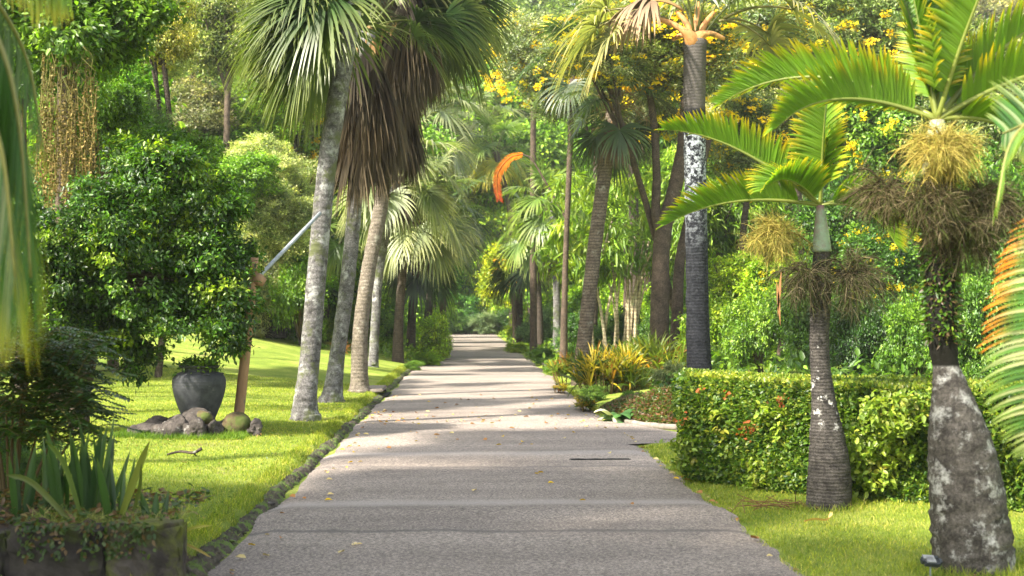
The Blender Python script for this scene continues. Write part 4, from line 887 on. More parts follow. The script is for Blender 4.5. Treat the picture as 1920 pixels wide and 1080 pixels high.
# pale grassy groundcover and leaf litter in the bed
def scatter_cover(name, label, xr, yr, n, L, W, pal, seed, z=None, spike=False, lift=.02):
    rg = np.random.default_rng(seed); x = rg.uniform(*xr, n); y = rg.uniform(*yr, n); zz = (gz(x, y) if z is None else z + 0 * x)
    if name == 'lawn_weeds': k = (np.abs(x - .25) > 2.12) & (np.sin(x * 2.3 + 1) * np.sin(y * 1.7) > .1) & ~((x > 2.6) & (y > 11)); x, y, zz = x[k], y[k], zz[k]; n = len(x)
    m = MB(); P = np.stack([x, y, zz + rg.uniform(0, lift, n)], 1)
    D = rg.normal(0, 1, (n, 3)) * [1, 1, .3] + [0, 0, 1.1 if spike else .15]
    (add_blades(m, P, D, rg.normal(0, 1, (n, 3)), rg.uniform(.6, 1.3, n) * L, W, 1.0, pick(rg, pal, n), None, 3) if spike else
     add_leaves(m, P, D, rg.normal(0, .4, (n, 3)) + [0, 0, 1], rg.uniform(.6, 1.3, n) * L, W, pick(rg, pal, n)))
    return tag(link(name, m.mesh(name, LEAF)), label, 'ground cover', kind='stuff')
scatter_cover('pale_groundcover', 'pale fluffy grassy cover at the feet of the sword plants', (-2.8, -1.85), (8.98, 9.5), 2200, .10, .006, [((0.35, 0.38, 0.16), 2), ((0.20, 0.28, 0.08), 2), ((0.12, 0.17, 0.05), 1)], 31, bedz, True)
scatter_cover('leaf_litter', 'brown and green leaf litter over the bed soil', (-5.5, -1.86), (8.9, 10.4), 3500, .055, .03, [((0.16, 0.10, 0.06), 4), ((0.05, 0.10, 0.03), 4), ((0.25, 0.2, 0.1), 1)], 32, bedz, False, .08)
rg = np.random.default_rng(35); m = MB(); K = 1500; x = x1 - rg.uniform(0, 1, K) ** .8 * 2.6; k_ = np.sin(x * 5) + np.sin(x * 11.3) > -.3; x = x[k_]; K = len(x); dz = rg.uniform(0, 1, K) ** 1.6 * .22
P = np.stack([x, yf - .02 - rg.uniform(0, .03, K), zb + wt + .03 - dz], 1); add_leaves(m, P, rg.normal(0, .7, (K, 3)) + [0, -.3, -.8], rg.normal(0, .5, (K, 3)) + [0, -1, .3], rg.uniform(.02, .05, K), .022, pick(rg, [((0.03, 0.07, 0.015), 4), ((0.07, 0.12, 0.03), 2), ((0.13, 0.09, 0.05), 1.5)], K))
tag(link('wall_creeper', m.mesh('wall_creeper', LEAF)), 'small leaved creeper and litter trailing over the top of the block wall', 'creeper', kind='stuff')
# feathery dark shrub in the left shade
b = at(20, 880, 10.6); z0 = gzf(b.x, b.y)
t = thing('feathery_shrub', (b.x, b.y, z0), 'dark feathery leaved shrub arching over the bed at the left edge', 'shrub')
rg = np.random.default_rng(12); m = MB(); st = MB()
for q in range(340):
    a = at(rg.uniform(-90, 150), rg.uniform(640, 830), 10.6 + rg.uniform(-.6, .6)); a = np.array(a) - [b.x, b.y, z0]
    dx = rg.uniform(.1, 1) if a[0] > -.2 else rg.uniform(-.8, .8); d0 = unit(np.array([dx, rg.uniform(-.6, .6), rg.uniform(0, .5)])); L_ = rg.uniform(.28, .5)
    pts = spline([a, a + d0 * L_ * .5, a + d0 * L_ - [0, 0, .12]], 14); add_tube(st, pts, np.linspace(.005, .002, 14), 3, (.1, .09, .04), cap=False)
    T = unit(np.gradient(pts, axis=0))
    for s in (-1, 1):
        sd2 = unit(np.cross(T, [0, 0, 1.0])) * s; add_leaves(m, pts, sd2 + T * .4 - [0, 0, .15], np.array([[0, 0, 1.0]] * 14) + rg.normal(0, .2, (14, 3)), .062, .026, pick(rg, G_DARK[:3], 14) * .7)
for q in range(9): e = np.array([rg.uniform(-.3, .5), rg.uniform(-.4, .4), rg.uniform(.7, 1.15)]); add_tube(st, spline([[0, 0, -.05], e * .5, e], 8), np.linspace(.02, .006, 8), 5, (.1, .08, .05))
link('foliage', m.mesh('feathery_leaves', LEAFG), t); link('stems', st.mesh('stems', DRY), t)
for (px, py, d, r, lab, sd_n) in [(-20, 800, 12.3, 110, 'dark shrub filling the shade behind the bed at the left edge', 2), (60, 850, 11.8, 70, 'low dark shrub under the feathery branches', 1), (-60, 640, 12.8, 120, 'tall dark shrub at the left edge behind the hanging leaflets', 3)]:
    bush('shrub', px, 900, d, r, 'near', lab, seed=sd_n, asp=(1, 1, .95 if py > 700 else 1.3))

# ragged soil lip of the lawn along the left road edge, with stones set in it
rg = np.random.default_rng(90); ny_ = 1500; yy = 8.0 + 40 * np.linspace(0, 1, ny_) ** 1.4; nx_ = 11
def wav(y, a, b): return np.sin(y * a) * .5 + np.sin(y * a * 2.3 + b) * .3 + np.sin(y * a * 5.1 + b * 2) * .2
xr_ = -1.745 + .035 * wav(yy, 2.1, 1) + .02 * rg.normal(0, .6, ny_); xl_ = -1.865 + .05 * wav(yy, 1.7, 2)
U = np.linspace(0, 1, nx_); XX = xr_[:, None] * (1 - U) + xl_[:, None] * U; YY = np.repeat(yy[:, None], nx_, 1)
prof_ = np.interp(U, [0, .12, .3, .5, .75, 1], [-.01, .008, .03, .045, .05, .05]); ZZ = prof_[None] * (1 + .14 * wav(YY * 1 + XX * 9, 4.3, 3)) + rg.normal(0, .008, XX.shape)
ZZ = np.where((YY > 29.3) & (YY < 30.9), -.03, ZZ)
m = MB(); i_ = np.arange(ny_ - 1)[:, None] * nx_; j_ = np.arange(nx_ - 1)[None]
m.add(np.stack([XX, YY, ZZ], -1), (1, 1, 1), quads=np.stack([i_ + j_, i_ + nx_ + j_, i_ + nx_ + j_ + 1, i_ + j_ + 1], -1).reshape(-1, 4))
tag(link('lawn_edge', m.mesh('lawn_edge', KERB, True)), 'ragged dark soil and moss lip of the lawn along the left side of the road', 'soil', kind='structure')
def chip(loc, sx, sy, sz, seed, rz):
    r_ = random.Random(seed); bm = bmesh.new(); vs = [bm.verts.new(Vector((r_.uniform(-1, 1), r_.uniform(-1, 1), r_.uniform(-1, 1))).normalized() * r_.uniform(.75, 1.1)) for _ in range(22)]
    bmesh.ops.convex_hull(bm, input=vs); bmesh.ops.delete(bm, geom=[v for v in bm.verts if not v.link_faces], context='VERTS'); bmesh.ops.bevel(bm, geom=bm.edges[:], offset=.07, segments=1, affect='EDGES')
    for v in bm.verts: v.co = Vector((v.co.x * sx, v.co.y * sy, v.co.z * sz))
    me = bpy.data.meshes.new('edging_stone'); bm.to_mesh(me); bm.free(); me.materials.append(KERB if r_.random() < .7 else ROCK); return link('edging_stone', me, None, loc, rz)
rg2 = random.Random(3); y_ = 8.7; q = 0
while y_ < 44 and q < 110:
    L_ = rg2.uniform(.04, .10) * (1 if y_ < 22 else 1.5)
    if not (29.2 < y_ < 31.0):
        o = chip((-1.79 + rg2.uniform(-.05, .03), y_ + L_, .02 + rg2.uniform(-.015, .02)), rg2.uniform(.02, .045), L_ * .8, rg2.uniform(.018, .03), 100 + q, rg2.uniform(-.6, .6))
        tag(o, 'rough mossy stone in the ragged edging between the left lawn and the road', 'edging stone', 'edging stones along the left side of the road')
    y_ += L_ * 2 + rg2.uniform(.05, .75); q += 1
# drain mouth under the left lawn edge, with its concrete lintel
t = thing('drain_inlet', (-1.9, 30.1, 0), 'dark drain opening with concrete lintel at the left road edge', 'drain')
block(-.55, .12, -.8, .8, .10, .17, 1, CONC, 'lintel', t, (0, 0, 0), .004); block(-.5, -.45, -.75, .75, -.1, .1, 2, BLACKM, 'back_wall', t, (0, 0, 0), .002); block(-.44, .10, .72, .78, -.1, .1, 3, BLACKM, 'side_wall', t, (0, 0, 0), .002)
block(-.44, .22, -.7, .7, .014, .03, 5, BLACKM, 'drain_floor', t, (0, 0, 0), .002)
t = thing('drain_inlet', (2.38, 43.5, 0), 'dark drain opening at the right road edge in the middle distance', 'drain')
block(-.12, .5, -.9, .9, .12, .19, 1, CONC, 'lintel', t, (0, 0, 0), .004); block(-.10, .40, -.8, .8, .0, .117, 4, BLACKM, 'back_wall', t, (0, 0, 0), .002)
p = at(1125, 864, 16.6)
o = block(-.36, .36, -.07, .07, -.02, .005, 4, BLACKM, 'drain_slot', None, (p.x, 16.6, .02 ), .003); tag(o, 'narrow dark drain slot set in the right half of the asphalt', 'drain')

# ================================================================== HEDGE
def leaf_box(m, rg, quad, n, outward, L, W, pal, depth=.10):
    """leaves over a quad (4 corners), pointing outward"""
    A, B, C_, D_ = [np.array(q, float) for q in quad]; u = rg.uniform(0, 1, (n, 1)); v = rg.uniform(0, 1, (n, 1))
    P = A * (1 - u) * (1 - v) + B * u * (1 - v) + C_ * u * v + D_ * (1 - u) * v; o = np.array(outward, float)
    lump = (np.sin(P[:, :1] * 3.1 + P[:, 2:] * 4) * .5 + np.sin(P[:, :1] * 7 + P[:, 1:2] * 5 + P[:, 2:] * 9) * .5) * (.055 if abs(o[2]) < .5 else .02)
    P = P + o * (lump - rg.uniform(0, 1, (n, 1)) ** 1.5 * depth + .02)
    D = unit(o * .7 + rg.normal(0, .65, (n, 3)) + [0, 0, .25]); Nn = unit(o * .6 + [0, 0, .6] + rg.normal(0, .5, (n, 3)))
    clumpn = np.sin(P[:, 0] * 4.3 + 1) * np.sin(P[:, 2] * 5.1 + P[:, 1] * 3) ; w_ = (clumpn > rg.normal(0, .5, n))[:, None]
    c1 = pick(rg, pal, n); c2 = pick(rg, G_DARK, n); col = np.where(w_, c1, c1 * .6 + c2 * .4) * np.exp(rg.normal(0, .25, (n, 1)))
    s_ = rg.uniform(.6, 1.35, n); add_leaves(m, P, D, Nn, L * s_, W * s_, col)
hz = 1.055; NL = (2.24, 14.5); NR = (6.2, 10.2); FL = (2.62, 18.8); FR = (6.9, 14.6); NM = (3.62, 12.05)
# front line passes through the mid point seen left of the big palm
t = thing('hedge', (3.0, 14.5, 0), 'clipped box shaped hedge with yellow green top and a few red flower heads', 'hedge')
lo = np.array([3.0, 14.5, 0]); hx = lambda p, z: np.array([p[0], p[1], z]) - lo
rg = np.random.default_rng(21); m = MB()
front = [NL, (2.75, 13.75), (3.25, 12.9), (3.8, 12.35), (4.6, 11.6), (5.6, 10.9), (6.9, 10.2)]; FL = (2.36, 15.75); back = [FL, (2.95, 15.1), (3.55, 14.3), (4.1, 13.75), (4.9, 13.0), (5.9, 12.3), (7.2, 11.6)]
for a, b_ in zip(front[:-1], front[1:]):
    L_ = math.dist(a, b_); nrm = np.array([b_[1] - a[1], -(b_[0] - a[0]), 0]); nrm = nrm / np.linalg.norm(nrm); nrm = nrm if nrm[1] < 0 else -nrm
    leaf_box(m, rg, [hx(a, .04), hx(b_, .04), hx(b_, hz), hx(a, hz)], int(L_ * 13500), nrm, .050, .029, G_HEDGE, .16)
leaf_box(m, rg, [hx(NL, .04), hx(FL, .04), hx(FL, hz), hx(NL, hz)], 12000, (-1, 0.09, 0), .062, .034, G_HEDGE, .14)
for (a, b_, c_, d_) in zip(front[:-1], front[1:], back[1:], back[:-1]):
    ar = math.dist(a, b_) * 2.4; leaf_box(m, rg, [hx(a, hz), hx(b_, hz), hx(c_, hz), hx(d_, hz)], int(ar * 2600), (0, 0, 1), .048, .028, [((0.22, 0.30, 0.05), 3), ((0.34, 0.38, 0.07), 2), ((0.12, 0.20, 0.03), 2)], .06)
for (px, py, r_, n_) in [(1395, 800, 40, 30), (1330, 790, 26, 14), (1450, 880, 40, 22), (1360, 760, 26, 12), (1650, 800, 60, 30), (1640, 880, 50, 20), (1480, 790, 40, 20), (1700, 760, 40, 20), (1600, 860, 40, 14), (1300, 840, 30, 10), (1420, 930, 30, 8)]:
    yy = np.interp(at(px, py, 13).x, [f[0] for f in front], [f[1] for f in front]); c = np.array(at(px, py, yy)) - lo; k_ = 13 / F * r_
    Cc = c + rg.normal(0, .55, (n_, 3)) * [k_, .07, k_] + [0, -.03, 0]; Cc[:, 2] = np.clip(Cc[:, 2], .08, .98); clump_leaves(m, rg, Cc, np.array([[-.2, -.8, .4]] * n_), 34, .05, .062, .034, [((0.16, 0.27, 0.04), 3), ((0.26, 0.36, 0.05), 2), ((0.38, 0.36, 0.08), .6)], .2)
link('foliage', m.mesh('hedge_leaves', LEAF), t)
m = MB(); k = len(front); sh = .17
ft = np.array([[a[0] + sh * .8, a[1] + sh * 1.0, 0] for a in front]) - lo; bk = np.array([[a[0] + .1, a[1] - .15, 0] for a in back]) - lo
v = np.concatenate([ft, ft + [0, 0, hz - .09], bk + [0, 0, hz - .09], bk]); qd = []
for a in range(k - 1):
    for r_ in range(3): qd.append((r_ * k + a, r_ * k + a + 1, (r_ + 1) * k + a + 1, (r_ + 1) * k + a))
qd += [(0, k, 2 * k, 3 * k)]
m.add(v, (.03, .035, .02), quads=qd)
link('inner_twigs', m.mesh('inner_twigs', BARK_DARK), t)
m = MB()
for (px, py, d, n) in [(1382, 800, 13.6, 10), (1302, 728, 14.6, 2), (1368, 716, 14.6, 5), (1440, 745, 13.2, 5), (1268, 782, 14.6, 4), (1350, 738, 14.2, 3)]:
    c = np.array(at(px, py, d)) - lo; c[1] -= .45; P = c + rg.normal(0, .045, (n * 3, 3)); add_leaves(m, P, rg.normal(0, .5, (len(P), 3)) + [0, -1, .4], rg.normal(0, .5, (len(P), 3)) + [0, -1, .4], .04, .03, pick(rg, [((0.38, 0.12, 0.05), 3), ((0.32, 0.17, 0.07), 2)], len(P)))
link('blossom', m.mesh('blossom', PETAL), t)
# ================================================================== RIGHT BEDS AND SHRUBS
# raised mound with brown ground cover behind the side path
m = MB(); n = 30; ang = np.linspace(0, 1, n)
foot = spline([[2.34, 25.5], [2.36, 23.6], [2.62, 22.1], [3.05, 21.3], [3.6, 21.0], [4.1, 21.6], [4.3, 23.2]], n)
rowsm = []
for u_ in np.linspace(0, 1, 9):
    off = np.stack([foot[:, 0] + u_ * .35, foot[:, 1] + u_ * .55], 1); zz = gz(foot[:, 0], foot[:, 1]) + .56 * (np.sin(u_ * PI / 2)) * np.interp(ang, [0, .15, .4, 1], [.15, .5, 1, 1]); rowsm.append(np.stack([off[:, 0], off[:, 1], zz], 1))
rowsm.append(rowsm[-1] + [.2, 1.2, -.03])
v = np.stack(rowsm, 0); v = v + np.random.default_rng(2).normal(0, .012, v.shape); k = len(rowsm)
i = np.arange(k - 1)[:, None] * n; j = np.arange(n - 1)[None]
m.add(v.reshape(-1, 3), (1, 1, 1), quads=np.stack([i + j, i + j + 1, i + n + j + 1, i + n + j], -1).reshape(-1, 4))
tag(link('planting_bed', m.mesh('planting_bed', SOIL, True)), 'raised soil bank behind the side path', 'bank', kind='structure')
rg = np.random.default_rng(6); m = MB(); K = 16000
ii = rg.uniform(0, n - 1.01, K); jj = rg.uniform(0, 8, K); a = ii.astype(int); fr = (ii - a)[:, None]; b_ = jj.astype(int); fj = (jj - b_)[:, None]
P = (v[b_, a] * (1 - fr) + v[b_, a + 1] * fr) * (1 - fj) + (v[b_ + 1, a] * (1 - fr) + v[b_ + 1, a + 1] * fr) * fj
add_leaves(m, P + [0, 0, .01], rg.normal(0, 1, (K, 3)) * [1, 1, .4] + [0, -.3, .3], rg.normal(0, .4, (K, 3)) + [0, -.5, 1], .06, .035, pick(rg, [((0.05, 0.10, 0.02), 4), ((0.10, 0.15, 0.03), 2), ((0.17, 0.09, 0.05), 2), ((0.11, 0.07, 0.045), 3)], K))
tag(link('creeping_groundcover', m.mesh('creeping_groundcover', LEAF)), 'dark green and brown creeping cover on the bank beside the hedge', 'ground cover', kind='stuff')
# concrete rim of the side path
m = MB(); rim = spline([[x - .03, y - .10, float(gz(x, y)) + .035] for x, y in [(2.36, 23.6), (2.62, 22.1), (3.1, 21.2), (3.9, 20.7), (5.2, 20.5)]], 40)
add_tube(m, rim, .05, 8, (1, 1, 1), .08, rg); tag(link('path_kerb', m.mesh('path_kerb', CONC, True)), 'thin curved concrete rim between the side path and the bank', 'kerb')

def strap_bush(px, py, d, rpx, n, cols, label, L=.55, seed=0, name='croton_bush', W=.045):
    g = at(px, py, d); z0 = gzf(g.x, g.y); rg = np.random.default_rng(seed); rr = rpx * d / F; m = MB()
    t = thing(name, (g.x, g.y, z0), label, 'shrub')
    ce = rg.uniform(-1, 1, (n // 14, 2)) * rr * [1, .6]; hh = rg.uniform(.15, .6, n // 14) * (1 - .35 * np.abs(ce[:, 0]) / rr) * (g.z - z0 + 1.0 if False else 1)
    c3 = np.stack([ce[:, 0], ce[:, 1], hh], 1); P = np.repeat(c3, 14, 0); k = len(P)
    D = unit(rg.normal(0, .45, (k, 3)) + [0, 0, 1.0]); cl = np.repeat(pick(rg, cols, len(c3)), 14, 0) * np.exp(rg.normal(0, .2, (k, 1)))
    add_blades(m, P, D, rg.normal(0, 1, (k, 3)), L * rg.uniform(.6, 1.15, k), W, .9, cl, cl * [1.2, 1.05, .8], 4, 'sword', .5, fold=.2)
    link('foliage', m.mesh('strap_foliage', LEAF), t); s_ = MB()
    for c_ in c3[::2]: add_tube(s_, [[c_[0] * .6, c_[1] * .6, -.1], c_ * [.9, .9, .5], c_], .012, 4, (.15, .11, .06), cap=False)
    link('stems', s_.mesh('stems', DRY), t); return t
CROT = [((0.42, 0.34, 0.03), 3), ((0.24, 0.25, 0.03), 2), ((0.07, 0.12, 0.02), 4), ((0.30, 0.14, 0.03), 1)]; CROT2 = [((0.14, 0.22, 0.03), 4), ((0.30, 0.32, 0.04), 2), ((0.32, 0.16, 0.04), 1.5), ((0.07, 0.12, 0.02), 2)]
strap_bush(1140, 735, 29, 62, 1100, CROT, 'bright yellow strap leaved bush right of the leaning palm foot', seed=1)
strap_bush(1215, 730, 30, 62, 1100, CROT2, 'green and rust strap leaved bush between the yellow one and the black trunk', .65, seed=2)
strap_bush(1065, 720, 34, 28, 300, CROT2, 'small strap leaved bush left of the leaning palm foot', .35, seed=3)
strap_bush(1095, 770, 25, 30, 500, CROT, 'low yellow straggly edging plant along the right road margin', .25, seed=4, name='edging_plant', W=.03).scale = (.55, 2.6, .45)
strap_bush(1050, 735, 30.5, 18, 300, CROT, 'thin yellow edging plant farther up the right road margin', .22, seed=5, name='edging_plant', W=.03).scale = (.6, 2.6, .4)
# white leaved plant on the bank corner
g = at(1155, 785, 22.6); z0 = gzf(g.x, g.y); rg = np.random.default_rng(44)
t = thing('variegated_plant', (g.x, g.y, z0), 'broad leaved plant with white patched leaves on the corner of the bank', 'plant')
m = MB(); K = 46; a = rg.uniform(0, 6.28, K); D = np.stack([np.cos(a), np.sin(a), rg.uniform(.1, 1.2, K)], 1)
add_blades(m, np.zeros((K, 3)) + [0, 0, .05] + rg.normal(0, .06, (K, 3)), D, np.cross(D, [0, 0, 1.0]), rg.uniform(.25, .5, K), .15, 1.5, pick(rg, [((0.6, 0.63, 0.58), 1), ((0.05, 0.14, 0.04), 2.4), ((0.08, 0.2, 0.05), 2)], K), None, 6, 'sword', fold=.2)
link('foliage', m.mesh('broad_leaves', LEAFG), t)
for q, (px, d, r, kind, lab, col, asp) in enumerate([
    (1110, 27.5, 30, 'shrub', 'low grey green shrub at the bank edge left of the white patched plant', (1.1, 1.0, 1.3), (1, 1, .6)),
    (1180, 25.5, 28, 'shrub', 'low leafy shrub on the bank under the strap leaved bushes', (1, 1, 1), (1, 1, .6)),
    (1255, 26.5, 38, 'silver', 'dusty green shrub left of the black mottled trunk', (.8, .9, .8), (1, 1, .9)),
    (1375, 22.5, 62, 'shrub', 'leafy green shrub just behind the hedge right of the black mottled trunk', (.9, 1, .9), (1, 1, .75)),
    (1450, 21.0, 60, 'shrub', 'broad leaved shrub behind the hedge, left of the slim palm', (1.05, 1.05, 1), (1, 1, .78)),
    (1590, 20.0, 66, 'shrub', 'vivid green shrub behind the hedge, right of the slim palm', (1.15, 1.2, .8), (1, 1, .78)),
    (1685, 19.0, 66, 'shrub', 'vivid green shrub behind the hedge, left of the fat palm', (1.2, 1.25, .8), (1, 1, .85)),
    (1800, 18.5, 80, 'shrub', 'green shrub behind the hedge seen right of the fat palm', (.9, 1, .9), (1, 1, .9)),
    (1900, 17.5, 80, 'dark', 'dark shrub behind the hedge near the right frame edge', (1, 1, 1), (1, 1, 1)),
    (1040, 39.0, 26, 'shrub', 'small round shrub at the right road edge before the spotted trunk', (1.3, 1.3, .8), (1, 1, .7)),
    (1020, 47.0, 24, 'dark', 'dark low shrub at the right road edge by the drain', (1, 1, 1), (1, 1, .8)),
    (975, 62.0, 22, 'bright', 'bright yellow green shrub at the right road edge under the red trunk', (1.1, 1, .8), (1, 1, .6)),
    (1080, 46.0, 40, 'dark', 'dark green shrub behind the leaning palm', (1.0, 1.1, 1.3), (1, 1, 1.3)),
    (1010, 66.0, 40, 'silver', 'blue green shrub between the spotted and red trunks', (.6, .85, .8), (1, 1, 1.1)),
    (968, 88.0, 22, 'bright', 'yellow shrub at the far right of the road end', (1.3, 1.1, .7), (1, 1, .8)),
    (1150, 44.0, 50, 'dark', 'dark undergrowth shrub behind the cane stems', (1, 1, 1.2), (1, 1, 1.0)),
    (1250, 40.0, 50, 'dark', 'dark undergrowth shrub behind the brown forked tree', (1, 1, 1.2), (1, 1, 1.0)),
    (810, 52.0, 42, 'bright', 'bright lime green leafy bush on the left road edge', (1.25, 1.25, .8), (.8, .9, 1.35)),
    (800, 47.0, 20, 'bright', 'low lime green bush in front of the tall lime one', (1.1, 1.2, .8), (1, 1.2, .8)),
    (775, 43.0, 16, 'shrub', 'low green edging shrub left of the road before the lime bushes', (1, 1, 1), (.8, 2, .8)),
    (730, 62.0, 40, 'dark', 'dark shrub behind the dark palm trunks on the left', (1, 1, 1), (1, 1, 1)),
    (690, 60.0, 44, 'mid', 'green shrub behind the pale fourth trunk on the left', (1, 1, 1), (1, 1, 1)),
    (812, 76.0, 22, 'mid', 'green shrub at the far left road edge', (1, 1, 1), (1, 1, 1)),
    (640, 52.0, 44, 'mid', 'leafy shrub at the back of the lawn between the palm trunks', (1.1, 1, 1), (1, 1, .9)),
    (600, 50.0, 26, 'bright', 'yellowish shrub at the back of the lawn behind the first trunk', (1, .9, .8), (1, 1, .9)),
    (548, 49.0, 28, 'silver', 'pale grey green shrub at the back of the lawn right of the stone bench', (1, 1, 1), (1, 1, .8)),
    (470, 47.0, 26, 'silver', 'pale shrub at the back of the lawn left of the stone bench', (.9, 1, .9), (1, 1, .8)),
    (420, 50.0, 50, 'dark', 'low dark shrub at the back of the lawn left of the wooden post', (1, 1, 1), (1, 1, 1)),
    (330, 46.0, 50, 'mid', 'green shrub at the back of the lawn behind the urn', (.8, .9, .8), (1, 1, .7)),
    (220, 44.0, 50, 'dark', 'dark shrub at the back of the lawn left of the urn', (1, 1, 1), (1, 1, .7)),
    (120, 42.0, 55, 'mid', 'green shrub at the back of the lawn near the left edge', (.8, .9, .8), (1, 1, .8)),
    (760, 72.0, 60, 'bright', 'lime leafed shrub filling the gap behind the dark leaning palm', (.9, 1, .7), (1, 1, 1.6)),
    (700, 88.0, 60, 'bright', 'far lime shrub between the third and fourth left trunks', (.9, 1, .7), (1, 1, 1.8)),
    (790, 100.0, 60, 'mid', 'far green shrub closing the left side of the road end', (1.2, 1.2, .8), (1, 1, 2.0)),
    (995, 100.0, 60, 'bright', 'far sunny shrub closing the right side of the road end', (1.1, 1.1, .7), (1, 1, 2.0)),
    (1045, 80.0, 60, 'bright', 'far sunny shrub behind the spotted palm trunk', (1, 1.05, .7), (1, 1, 1.9)),
    (1100, 76.0, 60, 'mid', 'far green shrub behind the leaning trunk', (1.2, 1.2, .8), (1, 1, 1.8)),
    (860, 121.0, 50, 'bright', 'sunny lime thicket behind the dark shrubs at the road end, left', (1.2, 1.15, .7), (1, 1, 2.2)),
    (925, 121.0, 50, 'bright', 'sunny lime thicket behind the dark shrubs at the road end, right', (1.3, 1.15, .7), (1, 1, 2.2)),
    (600, 66.0, 60, 'mid', 'green thicket far behind the first palm trunk', (1.1, 1.1, .8), (1, 1, 1.7)),
    (495, 45.5, 66, 'silver', 'tall cream flecked shrub at the lawn back beneath the pale tree', (1.25, 1.25, 1), (1, 1, 1.9)),
    (560, 45.0, 56, 'mid', 'tall green shrub at the lawn back just left of the first palm trunk', (1.2, 1.2, .8), (1, 1, 1.7)),
    (420, 44.0, 60, 'mid', 'tall green shrub at the lawn back behind the wooden post', (.9, 1, .8), (1, 1, 1.8)),
    (1330, 33.0, 66, 'bright', 'yellow green shrub beside the black mottled trunk, farther back', (1.1, 1.1, .8), (1, 1, 1.3)),
    (1420, 29.0, 62, 'mid', 'tall green shrub behind the hedge shrubs left of the slim palm', (1.1, 1.1, .8), (1, 1, 1.5)),
    (1520, 28.0, 66, 'mid', 'tall leafy shrub straight behind the slim palm trunk', (.7, .8, .7), (1, 1, 1.5)),
    (1620, 26.0, 66, 'dark', 'tall dark shrub between the two bottle shaped palms', (.5, .6, .6), (1, 1, 1.5)),
    (1720, 25.0, 66, 'mid', 'tall leafy shrub behind the fat palm trunk', (.9, 1, .8), (1, 1, 1.6)),
    (1850, 24.0, 80, 'mid', 'tall leafy shrub behind the striped frond', (.8, .9, .8), (1, 1, 1.6)),
    (1180, 58.0, 60, 'bright', 'bright lime shrub far behind the cane stems', (1.1, 1.1, .8), (1, 1, 1.3)),
    (1120, 62.0, 60, 'bright', 'lime shrub far behind the leaning palm', (1, 1.1, .8), (1, 1, 1.2)),
    (1270, 52.0, 60, 'mid', 'green shrub far behind the forked tree', (1.2, 1.2, .9), (1, 1, 1.3)),
    (1000, 92.0, 50, 'bright', 'lime shrub far along the right of the road', (1.1, 1.1, .8), (1, 1, 1.2)),
    (780, 90.0, 50, 'bright', 'lime shrub far along the left of the road', (1, 1.1, .8), (1, 1, 1.2)),
    (715, 78.0, 50, 'mid', 'green shrub far behind the third palm trunk', (1.1, 1.1, .8), (1, 1, 1.2)),
    ]):
    bush('shrub', px, 640, d, r, kind, lab, seed=10 + q, asp=asp, color=tuple(c_ * (1.25 if d > 55 else 1) for c_ in col))
# dark shrubs closing the end of the road
for q, (px, r, lab) in enumerate([(838, 36, 'dark shrub left at the far end of the road'), (872, 32, 'blue green shrub in the centre at the far end of the road'), (908, 32, 'pale flecked shrub right of centre at the far end of the road'), (948, 36, 'dark shrub right at the far end of the road')]):
    bush('shrub', px, 620, 117 if q != 2 else 115.5, r, 'silver' if q == 2 else 'dark', lab, seed=50 + q, color=[(1, 1, 1), (.8, 1, 1.6), (.7, .9, .9), (1, 1, 1.2)][q], asp=(1, 1, .8))

# stone bench like block and rosettes behind the lawn
p = at(505, 604, 46); z_ = gzf(p.x, 46)
o = block(-.55, .55, -.25, .25, 0, .62, 8, ROCK, 'stone_trough', None, (p.x, 46, z_), .02); tag(o, 'dark stone trough at the back of the lawn left of the first palm', 'trough')
for q, (px, d, lab) in enumerate([(487, 44.5, 'spiky pale rosette plant in front of the stone trough'), (640, 44, 'reddish rosette plant at the back of the lawn between the trunks'), (560, 45.5, 'green rosette plant right of the stone trough')]):
    p = at(px, 620, d); z_ = gzf(p.x, d); rg = np.random.default_rng(q + 70); m = MB(); K = 40; a = rg.uniform(0, 6.28, K); D = np.stack([np.cos(a), np.sin(a), rg.uniform(.3, 1.5, K)], 1)
    add_blades(m, np.zeros((K, 3)), D, np.cross(D, [0, 0, 1.0]), rg.uniform(.4, .8, K), .07, 1.2, [(0.35, 0.38, 0.26), (0.30, 0.12, 0.08), (0.12, 0.22, 0.05)][q], None, 5)
    tag(link('rosette_plant', m.mesh('rosette', LEAF), None, (p.x, d, z_ + .02)), lab, 'plant')

# forked brown tree, right, and cane clump
t = thing('forked_tree', (at(1236, 655, 34).x, 34, gzf(at(1236, 655, 34).x, 34)), 'brown rough barked tree forking in two behind the strap leaved bushes', 'tree'); lo3 = Vector(t.location)
m = MB(); rg = np.random.default_rng(3)
RL = lambda px, py, d=34: list(at(px, py, d) - lo3)
add_tube(m, spline([[0, 0, -.2], RL(1236, 640), RL(1238, 540), RL(1243, 440), RL(1266, 350), RL(1282, 260), RL(1290, 120)], 40), np.interp(np.linspace(0, 1, 40), [0, .1, .5, 1], [.34, .25, .20, .12]), 14, (1, 1, 1), .05, rg)
add_tube(m, spline([RL(1242, 450), RL(1230, 400), RL(1231, 320), RL(1222, 200), RL(1200, 90)], 30), np.linspace(.13, .07, 30), 10, (1, 1, 1), .05, rg)
add_tube(m, spline([[.45, .6, -.2], RL(1270, 580, 34.6), RL(1276, 480, 34.6), RL(1300, 380, 34.6), RL(1330, 250, 34.6)], 30), np.linspace(.16, .09, 30), 10, (1, 1, 1), .05, rg)
link('trunk', m.mesh('trunk', BARK_BROWN, True), t)
c = at(1235, 90, 34) - lo3; link('crown', crown_mesh('olive', 2), t, c, 1.0, (.85, .85, .5), (1.0, 1.0, .9)); link('blossom', flower_mesh(1), t, c, 1.0, (.85, .85, .5))
b = at(1150, 640, 43); z0 = gzf(b.x, 43)
